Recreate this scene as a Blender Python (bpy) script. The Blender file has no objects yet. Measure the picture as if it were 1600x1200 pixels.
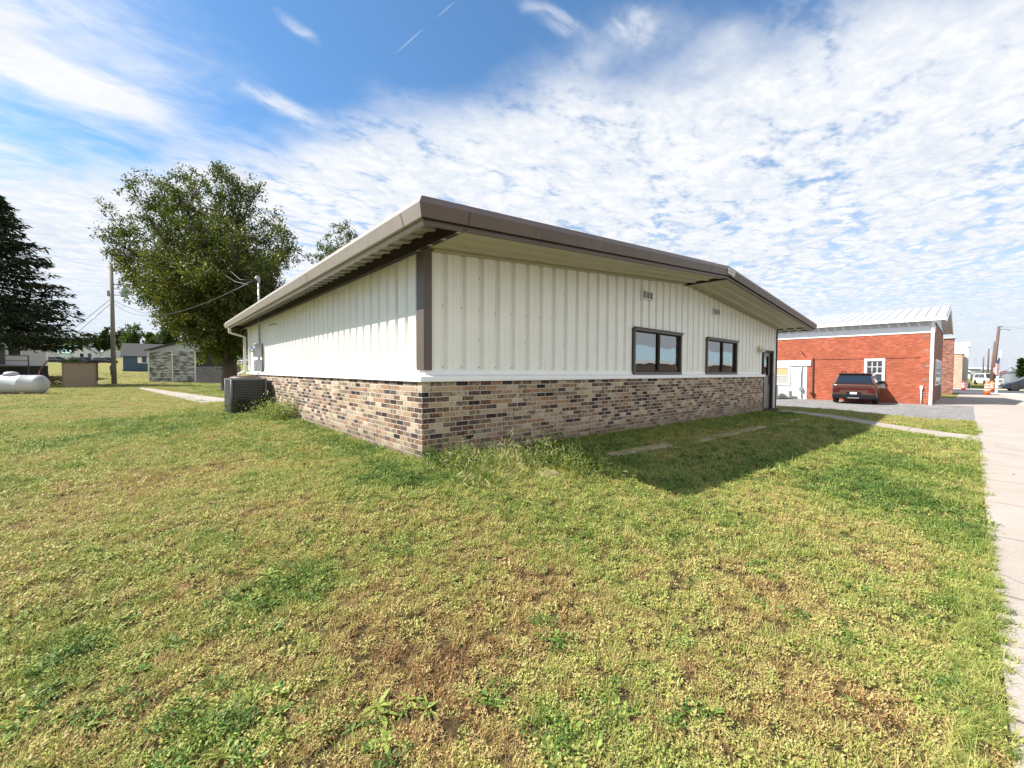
import bpy, math, random
import numpy as np
from mathutils import Vector, Matrix, noise
random.seed(7); RNG = np.random.default_rng(11)
D = bpy.data; SC = bpy.context.scene; COL = SC.collection
R = math.radians

# ------------------------------------------------------------------ camera
CF, CPITCH, CROLL, CYAW = 634.28, 0.03058, 0.00471, 0.84596
CP = np.array([-2.536, -4.572, 1.089])
FW = np.array([math.cos(CYAW)*math.cos(CPITCH), math.sin(CYAW)*math.cos(CPITCH), -math.sin(CPITCH)])
_rt = np.array([math.sin(CYAW), -math.cos(CYAW), 0.0]); _up = np.cross(_rt, FW)
RT = math.cos(CROLL)*_rt + math.sin(CROLL)*_up
UP = -math.sin(CROLL)*_rt + math.cos(CROLL)*_up
cam = D.cameras.new('camera'); camo = D.objects.new('camera', cam); COL.objects.link(camo)
cam.sensor_width = 36.0; cam.lens = CF/1600*36; cam.clip_start = 0.05; cam.clip_end = 3000
camo.matrix_world = Matrix(((RT[0], UP[0], -FW[0], CP[0]), (RT[1], UP[1], -FW[1], CP[1]), (RT[2], UP[2], -FW[2], CP[2]), (0, 0, 0, 1)))
SC.camera = camo

# ------------------------------------------------------------------ sun, sky, exposure
SUN = Vector((0.78, -0.547, -1.0)).normalized()          # travel direction of the light
sun = D.lights.new('sun', 'SUN'); suno = D.objects.new('sun', sun); COL.objects.link(suno)
sun.energy = 5.0; sun.angle = R(0.53); sun.color = (1.0, 0.955, 0.88)
suno.rotation_euler = SUN.to_track_quat('-Z', 'Y').to_euler(); suno.location = (-20, 15, 30)
SC.view_settings.view_transform = 'Standard'; SC.view_settings.look = 'None'
SC.view_settings.exposure = 0.92; SC.view_settings.gamma = 1.0
SC.cycles.use_denoising = True
SC.cycles.max_bounces = 8; SC.cycles.transparent_max_bounces = 12

def nn(nt, t, **kw):
    n = nt.nodes.new(t)
    for k, v in kw.items():
        if k == 'ins':
            for i, val in v.items(): n.inputs[i].default_value = val
        else: setattr(n, k, v)
    return n
def math_n(nt, op, a, b=None, c=None, clamp=False):
    n = nt.nodes.new('ShaderNodeMath'); n.operation = op; n.use_clamp = clamp
    for i, v in enumerate((a, b, c)):
        if v is None: continue
        if isinstance(v, (int, float)): n.inputs[i].default_value = v
        else: nt.links.new(v, n.inputs[i])
    return n.outputs[0]
def ramp(nt, fac, stops, interp='LINEAR'):
    n = nt.nodes.new('ShaderNodeValToRGB'); n.color_ramp.interpolation = interp
    e = n.color_ramp.elements
    while len(e) < len(stops): e.new(0.5)
    for i, (p, c) in enumerate(stops):
        e[i].position = p; e[i].color = (*c, 1) if len(c) == 3 else c
    nt.links.new(fac, n.inputs[0]); return n.outputs[0]
def mixc(nt, fac, a, b, mode='MIX'):
    n = nt.nodes.new('ShaderNodeMix'); n.data_type = 'RGBA'; n.blend_type = mode
    for s, v in ((n.inputs['Factor'], fac), (n.inputs[6], a), (n.inputs[7], b)):
        if isinstance(v, (int, float)): s.default_value = v
        elif isinstance(v, tuple): s.default_value = (*v, 1) if len(v) == 3 else v
        else: nt.links.new(v, s)
    return n.outputs[2]

def make_world():
    w = D.worlds.new('World'); SC.world = w; w.use_nodes = True
    nt = w.node_tree; nt.nodes.clear(); L = nt.links
    out = nn(nt, 'ShaderNodeOutputWorld'); bg = nn(nt, 'ShaderNodeBackground'); bg.inputs[1].default_value = 0.13
    sky = nn(nt, 'ShaderNodeTexSky'); sky.sky_type = 'NISHITA'; sky.sun_disc = False
    sky.sun_elevation = math.asin(-SUN.z); sky.sun_rotation = math.atan2(-SUN.x, -SUN.y)
    sky.altitude = 300; sky.air_density = 1.0; sky.dust_density = 0.6; sky.ozone_density = 2.2
    tc = nn(nt, 'ShaderNodeTexCoord'); sx = nn(nt, 'ShaderNodeSeparateXYZ'); L.new(tc.outputs['Generated'], sx.inputs[0])
    z = math_n(nt, 'MAXIMUM', sx.outputs[2], 0.025)
    px = math_n(nt, 'DIVIDE', sx.outputs[0], z); py = math_n(nt, 'DIVIDE', sx.outputs[1], z)
    cb = nn(nt, 'ShaderNodeCombineXYZ'); L.new(px, cb.inputs[0]); L.new(py, cb.inputs[1]); P = cb.outputs[0]
    def noi(scale, det=4, rough=.55, vec=P, dist=0.0, w=None):
        n = nn(nt, 'ShaderNodeTexNoise'); L.new(vec, n.inputs['Vector'])
        n.inputs['Scale'].default_value = scale; n.inputs['Detail'].default_value = det
        n.inputs['Roughness'].default_value = rough; n.inputs['Distortion'].default_value = dist
        return n.outputs[0]
    def mapped(rot, sc, loc=(0, 0, 0)):
        m = nn(nt, 'ShaderNodeMapping'); L.new(P, m.inputs[0]); m.inputs['Rotation'].default_value = (0, 0, R(rot))
        m.inputs['Scale'].default_value = sc; m.inputs['Location'].default_value = loc; return m.outputs[0]
    big = noi(1.1, 3); med = noi(3.2, 4)
    # altocumulus deck: everything beyond a nearly straight front
    f = math_n(nt, 'ADD', math_n(nt, 'ADD', px, math_n(nt, 'MULTIPLY', py, .605)), -1.60)
    f = math_n(nt, 'ADD', f, math_n(nt, 'MULTIPLY', math_n(nt, 'ADD', big, -.5), 0.55))
    f = math_n(nt, 'ADD', f, math_n(nt, 'MULTIPLY', math_n(nt, 'ADD', med, -.5), 0.55))
    f = math_n(nt, 'MAXIMUM', f, math_n(nt, 'SUBTRACT', math_n(nt, 'MULTIPLY', py, -1.2), .35))  # adds unseen cloud behind the camera as neutral fill light
    front = nn(nt, 'ShaderNodeMapRange', interpolation_type='SMOOTHSTEP'); L.new(f, front.inputs[0])
    front.inputs[1].default_value = -.22; front.inputs[2].default_value = .38
    puffv = mapped(38, (1.0, 1.45, 1))
    warp = nn(nt, 'ShaderNodeVectorMath', operation='ADD')
    wn = nn(nt, 'ShaderNodeTexNoise'); L.new(puffv, wn.inputs['Vector']); wn.inputs['Scale'].default_value = 4; wn.inputs['Detail'].default_value = 3
    wsc = nn(nt, 'ShaderNodeVectorMath', operation='SCALE'); L.new(wn.outputs['Color'], wsc.inputs[0]); wsc.inputs['Scale'].default_value = 0.42
    L.new(puffv, warp.inputs[0]); L.new(wsc.outputs[0], warp.inputs[1])
    vor = nn(nt, 'ShaderNodeTexVoronoi', feature='SMOOTH_F1'); L.new(warp.outputs[0], vor.inputs['Vector'])
    vor.inputs['Scale'].default_value = 7.6; vor.inputs['Smoothness'].default_value = .8
    fine = noi(26, 5, .6, puffv)
    cell = math_n(nt, 'SUBTRACT', 1.02, math_n(nt, 'MULTIPLY', vor.outputs[0], 1.05))
    cell = math_n(nt, 'ADD', cell, math_n(nt, 'MULTIPLY', math_n(nt, 'ADD', fine, -.5), .75))
    lowf = noi(2.1, 4, .6, mapped(-20, (.55, 1.5, 1), (3, 1, 0)))
    cell = math_n(nt, 'ADD', cell, math_n(nt, 'MULTIPLY', math_n(nt, 'ADD', lowf, -.5), 1.25))
    dist = nn(nt, 'ShaderNodeVectorMath', operation='LENGTH'); L.new(P, dist.inputs[0])
    far = nn(nt, 'ShaderNodeMapRange'); L.new(dist.outputs['Value'], far.inputs[0])
    far.inputs[1].default_value = 2.3; far.inputs[2].default_value = 7; far.inputs[3].default_value = .30; far.inputs[4].default_value = -.04
    cell = math_n(nt, 'ADD', cell, far.outputs[0])
    puff = nn(nt, 'ShaderNodeMapRange', interpolation_type='SMOOTHSTEP'); L.new(cell, puff.inputs[0])
    puff.inputs[1].default_value = .20; puff.inputs[2].default_value = .76
    puff.inputs[3].default_value = .04
    deck = math_n(nt, 'MULTIPLY', front.outputs[0], puff.outputs[0])
    # a thin even veil lies over the deck
    veil = math_n(nt, 'MULTIPLY', front.outputs[0], math_n(nt, 'MULTIPLY', noi(1.5, 3, .5, mapped(0, (1, 1, 1), (5, 2, 0))), .50))
    # cirrus patches with fibrous streaks
    fib = noi(3.2, 6, .58, mapped(62, (.9, 1.4, 1)), .5)
    fib2 = noi(9, 5, .6, mapped(20, (.8, 1.6, 1), (2, 7, 0)), .6)
    def blob(cx, cy, rx, ry, rot, soft, src, lo, hi, amt):
        a = math_n(nt, 'SUBTRACT', px, cx); b = math_n(nt, 'SUBTRACT', py, cy)
        c, s = math.cos(R(rot)), math.sin(R(rot))
        u = math_n(nt, 'DIVIDE', math_n(nt, 'ADD', math_n(nt, 'MULTIPLY', a, c), math_n(nt, 'MULTIPLY', b, s)), rx)
        v = math_n(nt, 'DIVIDE', math_n(nt, 'SUBTRACT', math_n(nt, 'MULTIPLY', b, c), math_n(nt, 'MULTIPLY', a, s)), ry)
        d = math_n(nt, 'SQRT', math_n(nt, 'ADD', math_n(nt, 'MULTIPLY', u, u), math_n(nt, 'MULTIPLY', v, v)))
        m = nn(nt, 'ShaderNodeMapRange', interpolation_type='SMOOTHSTEP'); L.new(math_n(nt, 'ADD', d, math_n(nt, 'MULTIPLY', math_n(nt, 'ADD', src, -.5), -1.1)), m.inputs[0])
        m.inputs[1].default_value = 1 + soft; m.inputs[2].default_value = .25; m.inputs[3].default_value = 0; m.inputs[4].default_value = 1
        n = nn(nt, 'ShaderNodeMapRange', interpolation_type='SMOOTHSTEP'); L.new(src, n.inputs[0]); n.inputs[1].default_value = lo; n.inputs[2].default_value = hi
        n.inputs[3].default_value = .25
        return math_n(nt, 'MULTIPLY', math_n(nt, 'MULTIPLY', m.outputs[0], n.outputs[0]), amt)
    cl = [blob(-.34, 2.02, .46, .38, 20, .5, fib, .1, .62, 1.2),
          blob(-.22, 1.5, .45, .25, 40, .6, fib, .35, .7, .35),
          blob(.40, 1.76, .14, .06, 15, .5, fib2, .3, .6, .7),
          blob(.88, .81, .11, .035, -10, .4, fib2, .3, .6, .55),
          blob(1.06, .67, .07, .05, 0, .5, fib2, .3, .6, .6),
          blob(.34, 1.33, .06, .025, 20, .5, fib2, .3, .6, .5),
          blob(-1.0, 4.2, 1.9, 1.5, 10, .5, fib, .15, .6, 1.0), blob(-1.6, 8, 3.5, 3.5, 10, .5, fib, .1, .5, .9)]
    # two short contrail pieces
    def trail(x0, y0, x1, y1, w, amt):
        dx, dy = x1-x0, y1-y0; l = math.hypot(dx, dy); ux, uy = dx/l, dy/l
        a = math_n(nt, 'SUBTRACT', px, x0); b = math_n(nt, 'SUBTRACT', py, y0)
        t = math_n(nt, 'DIVIDE', math_n(nt, 'ADD', math_n(nt, 'MULTIPLY', a, ux), math_n(nt, 'MULTIPLY', b, uy)), l)
        d = math_n(nt, 'ABSOLUTE', math_n(nt, 'SUBTRACT', math_n(nt, 'MULTIPLY', b, ux), math_n(nt, 'MULTIPLY', a, uy)))
        across = math_n(nt, 'SUBTRACT', 1, math_n(nt, 'DIVIDE', d, w), clamp=True)
        along = math_n(nt, 'MULTIPLY', math_n(nt, 'MULTIPLY', t, math_n(nt, 'SUBTRACT', 1, t)), 4, clamp=True)
        return math_n(nt, 'MULTIPLY', math_n(nt, 'MULTIPLY', across, along), amt)
    cl += [trail(.59, 1.23, .61, 1.08, .003, .4), trail(.618, 1.03, .63, .95, .003, .3)]
    tot = deck
    for c in [veil]+cl: 
        tot = math_n(nt, 'SUBTRACT', 1, math_n(nt, 'MULTIPLY', math_n(nt, 'SUBTRACT', 1, tot, clamp=True), math_n(nt, 'SUBTRACT', 1, c, clamp=True)))
    # cloud tone: patchy noise, with pillow shading painted in between the puffs
    shade = math_n(nt, 'ADD', math_n(nt, 'MULTIPLY', noi(1.6, 4, .6, mapped(0, (1, 1, 1), (9, 4, 0))), .55), math_n(nt, 'MULTIPLY', fine, .25))
    ccol = ramp(nt, shade, [(.25, (.80, .84, .90)), (.55, (1.0, 1.0, 1.0))])
    pil = ramp(nt, math_n(nt, 'ADD', math_n(nt, 'MULTIPLY', vor.outputs[0], 1.0), math_n(nt, 'MULTIPLY', math_n(nt, 'ADD', fine, -.5), -.6)), [(.18, (1.03, 1.02, 1.0)), (.40, (.93, .95, .975)), (.68, (.83, .875, .94))])
    pm = math_n(nt, 'MULTIPLY', front.outputs[0], .9); ccol = mixc(nt, pm, ccol, mixc(nt, 1.0, ccol, pil, 'MULTIPLY'))
    behind = nn(nt, 'ShaderNodeMapRange', interpolation_type='SMOOTHSTEP'); L.new(sx.outputs[1], behind.inputs[0])  # unseen cloud at the camera's back, brightened to fill the shaded front wall
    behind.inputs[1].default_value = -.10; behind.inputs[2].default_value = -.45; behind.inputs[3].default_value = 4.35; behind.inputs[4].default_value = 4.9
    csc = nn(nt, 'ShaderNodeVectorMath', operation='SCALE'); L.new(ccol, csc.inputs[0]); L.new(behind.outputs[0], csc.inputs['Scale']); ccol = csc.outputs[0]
    # pale air near the horizon
    hz = nn(nt, 'ShaderNodeMapRange', interpolation_type='SMOOTHSTEP'); L.new(sx.outputs[2], hz.inputs[0])
    hz.inputs[1].default_value = .36; hz.inputs[2].default_value = .0; hz.inputs[3].default_value = 0; hz.inputs[4].default_value = 1.0
    skyc = mixc(nt, 1.0, sky.outputs[0], (.46, .72, .85), 'MULTIPLY')
    skyc = mixc(nt, .04, skyc, (2.7, 3.1, 3.5)); skyh = mixc(nt, hz.outputs[0], skyc, (2.95, 3.22, 3.6))
    fadeh = nn(nt, 'ShaderNodeMapRange'); L.new(sx.outputs[2], fadeh.inputs[0]); fadeh.inputs[1].default_value = .0; fadeh.inputs[2].default_value = .16; fadeh.inputs[3].default_value = .45
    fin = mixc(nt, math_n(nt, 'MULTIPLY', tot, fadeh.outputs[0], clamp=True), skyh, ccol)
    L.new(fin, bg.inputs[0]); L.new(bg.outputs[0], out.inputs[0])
make_world()

# ------------------------------------------------------------------ terrain function and pixel helpers
BW, BL = 14.4, 12.6                                     # footprint of the metal building
def sm(t): t = np.clip(t, 0, 1); return t*t*(3-2*t)
def zs(x): return -.4 - .25*sm((x-13)/16) - .15*sm((x-32)/25)
def H(x, y):
    x = np.asarray(x, float); y = np.asarray(y, float)
    dx = np.maximum(np.maximum(-x, x-BW), 0); dy = np.maximum(np.maximum(-y, y-BL), 0); d = np.hypot(dx, dy)
    near = -.045-.19*np.clip(x, 0, BW)/BW
    right = sm((x-13)/12)
    A = -.27*(1-right) + zs(x)*right
    fr = sm(-y/4.5)
    far = A*(1-fr) + zs(x)*fr
    t = sm(d/4.2)
    h = near*(1-t) + far*t
    hy = np.maximum(y-50, 0); hill = .036*np.minimum(hy, 170) + .012*np.maximum(hy-170, 0)
    return h + hill*(1-sm((x-12)/60))
def h1(x, y): return float(H(x, y))
def ray(px, py): return FW + (px-800)/CF*RT + (600-py)/CF*UP
def gp(px, py):
    d = ray(px, py); z = -.3
    for _ in range(30):
        t = (z-CP[2])/d[2]; q = CP+t*d; z = .5*z+.5*h1(q[0], q[1])
    return q[0], q[1], h1(q[0], q[1])
def at(px, depth):                                       # ground point under the column px of the picture, depth metres away
    d = ray(px, 584); q = CP+d*depth; return Vector((q[0], q[1], h1(q[0], q[1])))
def facing(pa, pb, depth, turn=0.0):                     # front-left foot, width and turn of a box whose sides run along the view ray through pb
    d = ray(pb, 584); d = Vector((d[0], d[1], 0)).normalized(); a = math.atan2(d.y, d.x)-math.pi/2+turn
    A = at(pa, depth); ux = Vector((math.cos(a), math.sin(a))); r = ray(pb, 584); c = Vector((CP[0], CP[1])); rr = Vector((r[0], r[1]))
    den = ux.x*(-rr.y)+rr.x*ux.y; w = ((c.x-A.x)*(-rr.y)+rr.x*(c.y-A.y))/den
    return A, w, a
def zat(py, depth): return CP[2] - (py-582)/CF*depth

# ------------------------------------------------------------------ materials
MATS = {}
def mat(name, col, rough=.6, metal=0.0, var=0.0, vscale=3.0, bump=0.0, bscale=40.0, spec=.5, dirt=None, emit=None, coat=0.0):
    if name in MATS: return MATS[name]
    m = D.materials.new(name); m.use_nodes = True; nt = m.node_tree; b = nt.nodes['Principled BSDF']
    b.inputs['Roughness'].default_value = rough; b.inputs['Metallic'].default_value = metal
    b.inputs['Specular IOR Level'].default_value = spec; b.inputs['Coat Weight'].default_value = coat
    b.inputs['Base Color'].default_value = (*col, 1)
    if var or bump or dirt:
        tc = nn(nt, 'ShaderNodeTexCoord')
    if var:
        n = nn(nt, 'ShaderNodeTexNoise'); nt.links.new(tc.outputs['Object'], n.inputs[0]); n.inputs['Scale'].default_value = vscale
        n.inputs['Detail'].default_value = 6; n.inputs['Roughness'].default_value = .65
        lo = tuple(c*(1-var) for c in col); hi = tuple(min(1, c*(1+var)) for c in col)
        c = ramp(nt, n.outputs[0], [(.3, lo), (.7, hi)])
        if dirt:
            n2 = nn(nt, 'ShaderNodeTexNoise'); mp = nn(nt, 'ShaderNodeMapping'); nt.links.new(tc.outputs['Object'], mp.inputs[0])
            mp.inputs['Scale'].default_value = dirt[2]; nt.links.new(mp.outputs[0], n2.inputs[0]); n2.inputs['Scale'].default_value = 1; n2.inputs['Detail'].default_value = 5
            f = ramp(nt, n2.outputs[0], [(dirt[1], (0, 0, 0)), (min(1, dirt[1]+.22), (1, 1, 1))])
            c = mixc(nt, f, c, dirt[0])
        nt.links.new(c, b.inputs['Base Color'])
    if bump:
        n = nn(nt, 'ShaderNodeTexNoise'); nt.links.new(tc.outputs['Object'], n.inputs[0]); n.inputs['Scale'].default_value = bscale; n.inputs['Detail'].default_value = 4
        bp = nn(nt, 'ShaderNodeBump'); bp.inputs['Strength'].default_value = bump; bp.inputs['Distance'].default_value = .02
        nt.links.new(n.outputs[0], bp.inputs['Height']); nt.links.new(bp.outputs[0], b.inputs['Normal'])
    MATS[name] = m; return m

def brick_mat(name, stops, mortar, bw=.2032, bh=.0677, mw=.0095, v0=0.0, streak=.5, bump=.5):
    m = D.materials.new(name); m.use_nodes = True; nt = m.node_tree; b = nt.nodes['Principled BSDF']; L = nt.links
    uv = nn(nt, 'ShaderNodeUVMap'); uv.uv_map = 'UVMap'; s = nn(nt, 'ShaderNodeSeparateXYZ'); L.new(uv.outputs[0], s.inputs[0])
    v = math_n(nt, 'DIVIDE', math_n(nt, 'ADD', s.outputs[1], -v0), bh)
    row = math_n(nt, 'FLOOR', v)
    off = math_n(nt, 'MULTIPLY', math_n(nt, 'FLOORED_MODULO', row, 2), .5)
    u = math_n(nt, 'ADD', math_n(nt, 'DIVIDE', s.outputs[0], bw), off)
    colm = math_n(nt, 'FLOOR', u)
    fu = math_n(nt, 'SUBTRACT', u, colm); fv = math_n(nt, 'SUBTRACT', v, row)
    eu = math_n(nt, 'MULTIPLY', math_n(nt, 'MINIMUM', fu, math_n(nt, 'SUBTRACT', 1, fu)), bw)
    ev = math_n(nt, 'MULTIPLY', math_n(nt, 'MINIMUM', fv, math_n(nt, 'SUBTRACT', 1, fv)), bh)
    e = math_n(nt, 'MINIMUM', eu, ev)
    mr = nn(nt, 'ShaderNodeMapRange'); L.new(e, mr.inputs[0]); mr.inputs[1].default_value = mw*.35; mr.inputs[2].default_value = mw*.75
    cb = nn(nt, 'ShaderNodeCombineXYZ'); L.new(colm, cb.inputs[0]); L.new(row, cb.inputs[1])
    wn = nn(nt, 'ShaderNodeTexWhiteNoise', noise_dimensions='2D'); L.new(cb.outputs[0], wn.inputs['Vector'])
    c = ramp(nt, wn.outputs['Value'], stops)
    # flashed, streaked face of each brick
    mp = nn(nt, 'ShaderNodeMapping'); L.new(uv.outputs[0], mp.inputs[0]); mp.inputs['Scale'].default_value = (1, .42, 1); mp.inputs['Rotation'].default_value = (0, 0, .75)
    ad = nn(nt, 'ShaderNodeVectorMath', operation='ADD'); L.new(mp.outputs[0], ad.inputs[0]); L.new(wn.outputs['Color'], ad.inputs[1])
    n = nn(nt, 'ShaderNodeTexNoise'); L.new(ad.outputs[0], n.inputs[0]); n.inputs['Scale'].default_value = 38; n.inputs['Detail'].default_value = 4; n.inputs['Distortion'].default_value = 1.6
    sw = nn(nt, 'ShaderNodeSeparateColor'); L.new(wn.outputs['Color'], sw.inputs[0])
    nv = math_n(nt, 'ADD', n.outputs[0], math_n(nt, 'MULTIPLY', math_n(nt, 'ADD', sw.outputs[1], -.5), .26))
    st = ramp(nt, nv, [(.38, (1-streak, (1-streak)*.9, (1-streak)*.85)), (.50, (1, 1, 1)), (.75, (1.14, 1.11, 1.05))])
    c = mixc(nt, 1.0, c, st, 'MULTIPLY')
    big = nn(nt, 'ShaderNodeTexNoise'); L.new(uv.outputs[0], big.inputs[0]); big.inputs['Scale'].default_value = .8; big.inputs['Detail'].default_value = 4
    bgc = ramp(nt, big.outputs[0], [(.3, (.86, .86, .86)), (.7, (1.08, 1.08, 1.08))])
    fc = mixc(nt, mr.outputs[0], mortar, c)
    fc = mixc(nt, 1.0, fc, bgc, 'MULTIPLY')
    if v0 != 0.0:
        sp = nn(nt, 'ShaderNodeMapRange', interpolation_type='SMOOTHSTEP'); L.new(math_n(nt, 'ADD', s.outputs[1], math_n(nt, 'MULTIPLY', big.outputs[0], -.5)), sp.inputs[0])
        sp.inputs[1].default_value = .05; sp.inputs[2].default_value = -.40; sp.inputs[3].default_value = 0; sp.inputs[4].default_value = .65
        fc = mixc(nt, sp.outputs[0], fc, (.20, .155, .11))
    L.new(fc, b.inputs['Base Color']); b.inputs['Roughness'].default_value = .85; b.inputs['Specular IOR Level'].default_value = .25
    hgt = math_n(nt, 'ADD', mr.outputs[0], math_n(nt, 'MULTIPLY', n.outputs[0], .3))
    bp = nn(nt, 'ShaderNodeBump'); bp.inputs['Strength'].default_value = bump; bp.inputs['Distance'].default_value = .006
    L.new(hgt, bp.inputs['Height']); L.new(bp.outputs[0], b.inputs['Normal'])
    MATS[name] = m; return m

def leaf_mat(name, cols, transl=.45, rough=.5, attr='lc'):
    m = D.materials.new(name); m.use_nodes = True; nt = m.node_tree; b = nt.nodes['Principled BSDF']; L = nt.links
    a = nn(nt, 'ShaderNodeAttribute', attribute_name=attr)
    c = ramp(nt, a.outputs['Fac'], [(i/(len(cols)-1), k) for i, k in enumerate(cols)])
    L.new(c, b.inputs['Base Color']); b.inputs['Roughness'].default_value = rough; b.inputs['Specular IOR Level'].default_value = .3
    t = nn(nt, 'ShaderNodeBsdfTranslucent'); tcol = mixc(nt, 1.0, c, (1.25, 1.35, .5), 'MULTIPLY'); L.new(tcol, t.inputs[0])
    mx = nn(nt, 'ShaderNodeMixShader'); mx.inputs[0].default_value = transl
    L.new(b.outputs[0], mx.inputs[1]); L.new(t.outputs[0], mx.inputs[2]); L.new(mx.outputs[0], nt.nodes['Material Output'].inputs[0])
    MATS[name] = m; return m

def glass_mat(name, ior=2.0, tint=(.85, .9, .92)):
    m = D.materials.new(name); m.use_nodes = True; nt = m.node_tree; nt.nodes.remove(nt.nodes['Principled BSDF']); L = nt.links
    g = nn(nt, 'ShaderNodeBsdfGlossy'); g.inputs['Roughness'].default_value = .01
    n = nn(nt, 'ShaderNodeTexNoise'); tc = nn(nt, 'ShaderNodeTexCoord'); L.new(tc.outputs['Object'], n.inputs[0]); n.inputs['Scale'].default_value = 1.3
    bp = nn(nt, 'ShaderNodeBump'); bp.inputs['Strength'].default_value = .08; bp.inputs['Distance'].default_value = .05
    L.new(n.outputs[0], bp.inputs['Height']); L.new(bp.outputs[0], g.inputs['Normal'])
    t = nn(nt, 'ShaderNodeBsdfTransparent'); t.inputs[0].default_value = (*tint, 1)
    fr = nn(nt, 'ShaderNodeFresnel'); fr.inputs[0].default_value = ior
    mx = nn(nt, 'ShaderNodeMixShader'); L.new(fr.outputs[0], mx.inputs[0]); L.new(t.outputs[0], mx.inputs[1]); L.new(g.outputs[0], mx.inputs[2])
    L.new(mx.outputs[0], nt.nodes['Material Output'].inputs[0]); MATS[name] = m; return m

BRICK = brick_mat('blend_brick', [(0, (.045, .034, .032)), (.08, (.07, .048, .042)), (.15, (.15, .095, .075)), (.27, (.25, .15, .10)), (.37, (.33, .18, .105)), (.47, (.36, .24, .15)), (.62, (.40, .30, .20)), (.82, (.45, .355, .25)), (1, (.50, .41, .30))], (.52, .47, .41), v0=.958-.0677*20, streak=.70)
REDB = brick_mat('red_brick', [(0, (.28, .07, .036)), (.3, (.35, .085, .042)), (.8, (.40, .10, .052)), (1, (.46, .14, .08))], (.34, .16, .105), streak=.06, bump=.35)
DARKB = brick_mat('dark_or_shaded_brick', [(0, (.06, .03, .025)), (.3, (.22, .07, .045)), (.8, (.34, .11, .07)), (1, (.42, .17, .10))], (.40, .33, .28), streak=.4, bump=.35)
TANB = brick_mat('tan_brick', [(0, (.38, .23, .15)), (.5, (.52, .34, .23)), (1, (.60, .42, .30))], (.5, .45, .38), streak=.25, bump=.3)
SIDING = mat('cream_steel_panel', (.83, .815, .76), .38, var=.035, vscale=1.5, dirt=((.62, .59, .51), .63, (9, 9, .6)), bump=.05, bscale=2)
WHITE = mat('white_trim', (.80, .80, .78), .5, var=.04)
FBROWN = mat('brown_fascia', (.110, .080, .066), .45, var=.14, vscale=1.4, bump=.12, bscale=1.8, dirt=((.155, .13, .11), .60, (7, 7, .8)))
BROWN = mat('brown_trim', (.105, .078, .066), .42, var=.06, vscale=2)
DBROWN = mat('dark_brown_trim', (.030, .021, .018), .6, spec=.3)
WFRAME = mat('window_frame_brown', (.085, .065, .054), .4)
GUTTER = mat('taupe_gutter', (.315, .275, .24), .42, var=.08, vscale=3, dirt=((.24, .21, .18), .62, (4, 4, 4)))
SOFFIT = mat('soffit_panel', (.42, .385, .25), .5, var=.05)
SOFFL = mat('eave_soffit_panel', (.34, .32, .28), .5, var=.05)
ROOFM = mat('galvanised_roof', (.45, .46, .47), .35, .6, var=.08)
DSPOUT = mat('cream_downspout', (.60, .58, .50), .45, var=.06)
GALV = mat('galvanised_steel', (.30, .32, .34), .42, .5, var=.12, vscale=9)
DARK = mat('dark_grey_metal', (.12, .12, .12), .5, .2, var=.15, vscale=8)
BLACK = mat('black', (.015, .015, .016), .5)
RUBBER = mat('rubber', (.018, .018, .018), .8)
RUST = mat('rusty_metal', (.19, .085, .05), .8, var=.35, vscale=12)
CONC = mat('concrete', (.50, .45, .395), .9, var=.10, vscale=2.2, bump=.25, bscale=60, dirt=((.36, .32, .27), .60, (1.2, 1.2, 1.2)))
STONE = mat('edging_block', (.36, .28, .195), .9, var=.2, vscale=8, bump=.5, bscale=40)
GLASS = glass_mat('window_glass', 3.6)
CARGL = mat('car_glass', (.012, .014, .018), .04, spec=1.0)
BLIND = mat('blind_slat', (.62, .62, .58), .5)
WOODP = mat('pole_wood', (.13, .085, .065), .85, var=.3, vscale=6, bump=.4, bscale=30)
GREYW = mat('grey_pole_wood', (.20, .18, .155), .85, var=.25, vscale=6, bump=.4, bscale=30)
BARK = mat('bark', (.085, .062, .048), .9, var=.4, vscale=10, bump=.8, bscale=18)
ALU = mat('aluminium', (.55, .56, .57), .35, .7)
CHROME = mat('wheel_alloy', (.5, .5, .52), .3, .8)
TAN = mat('tan_board', (.27, .21, .155), .75, var=.10, vscale=3, bump=.1)

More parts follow.
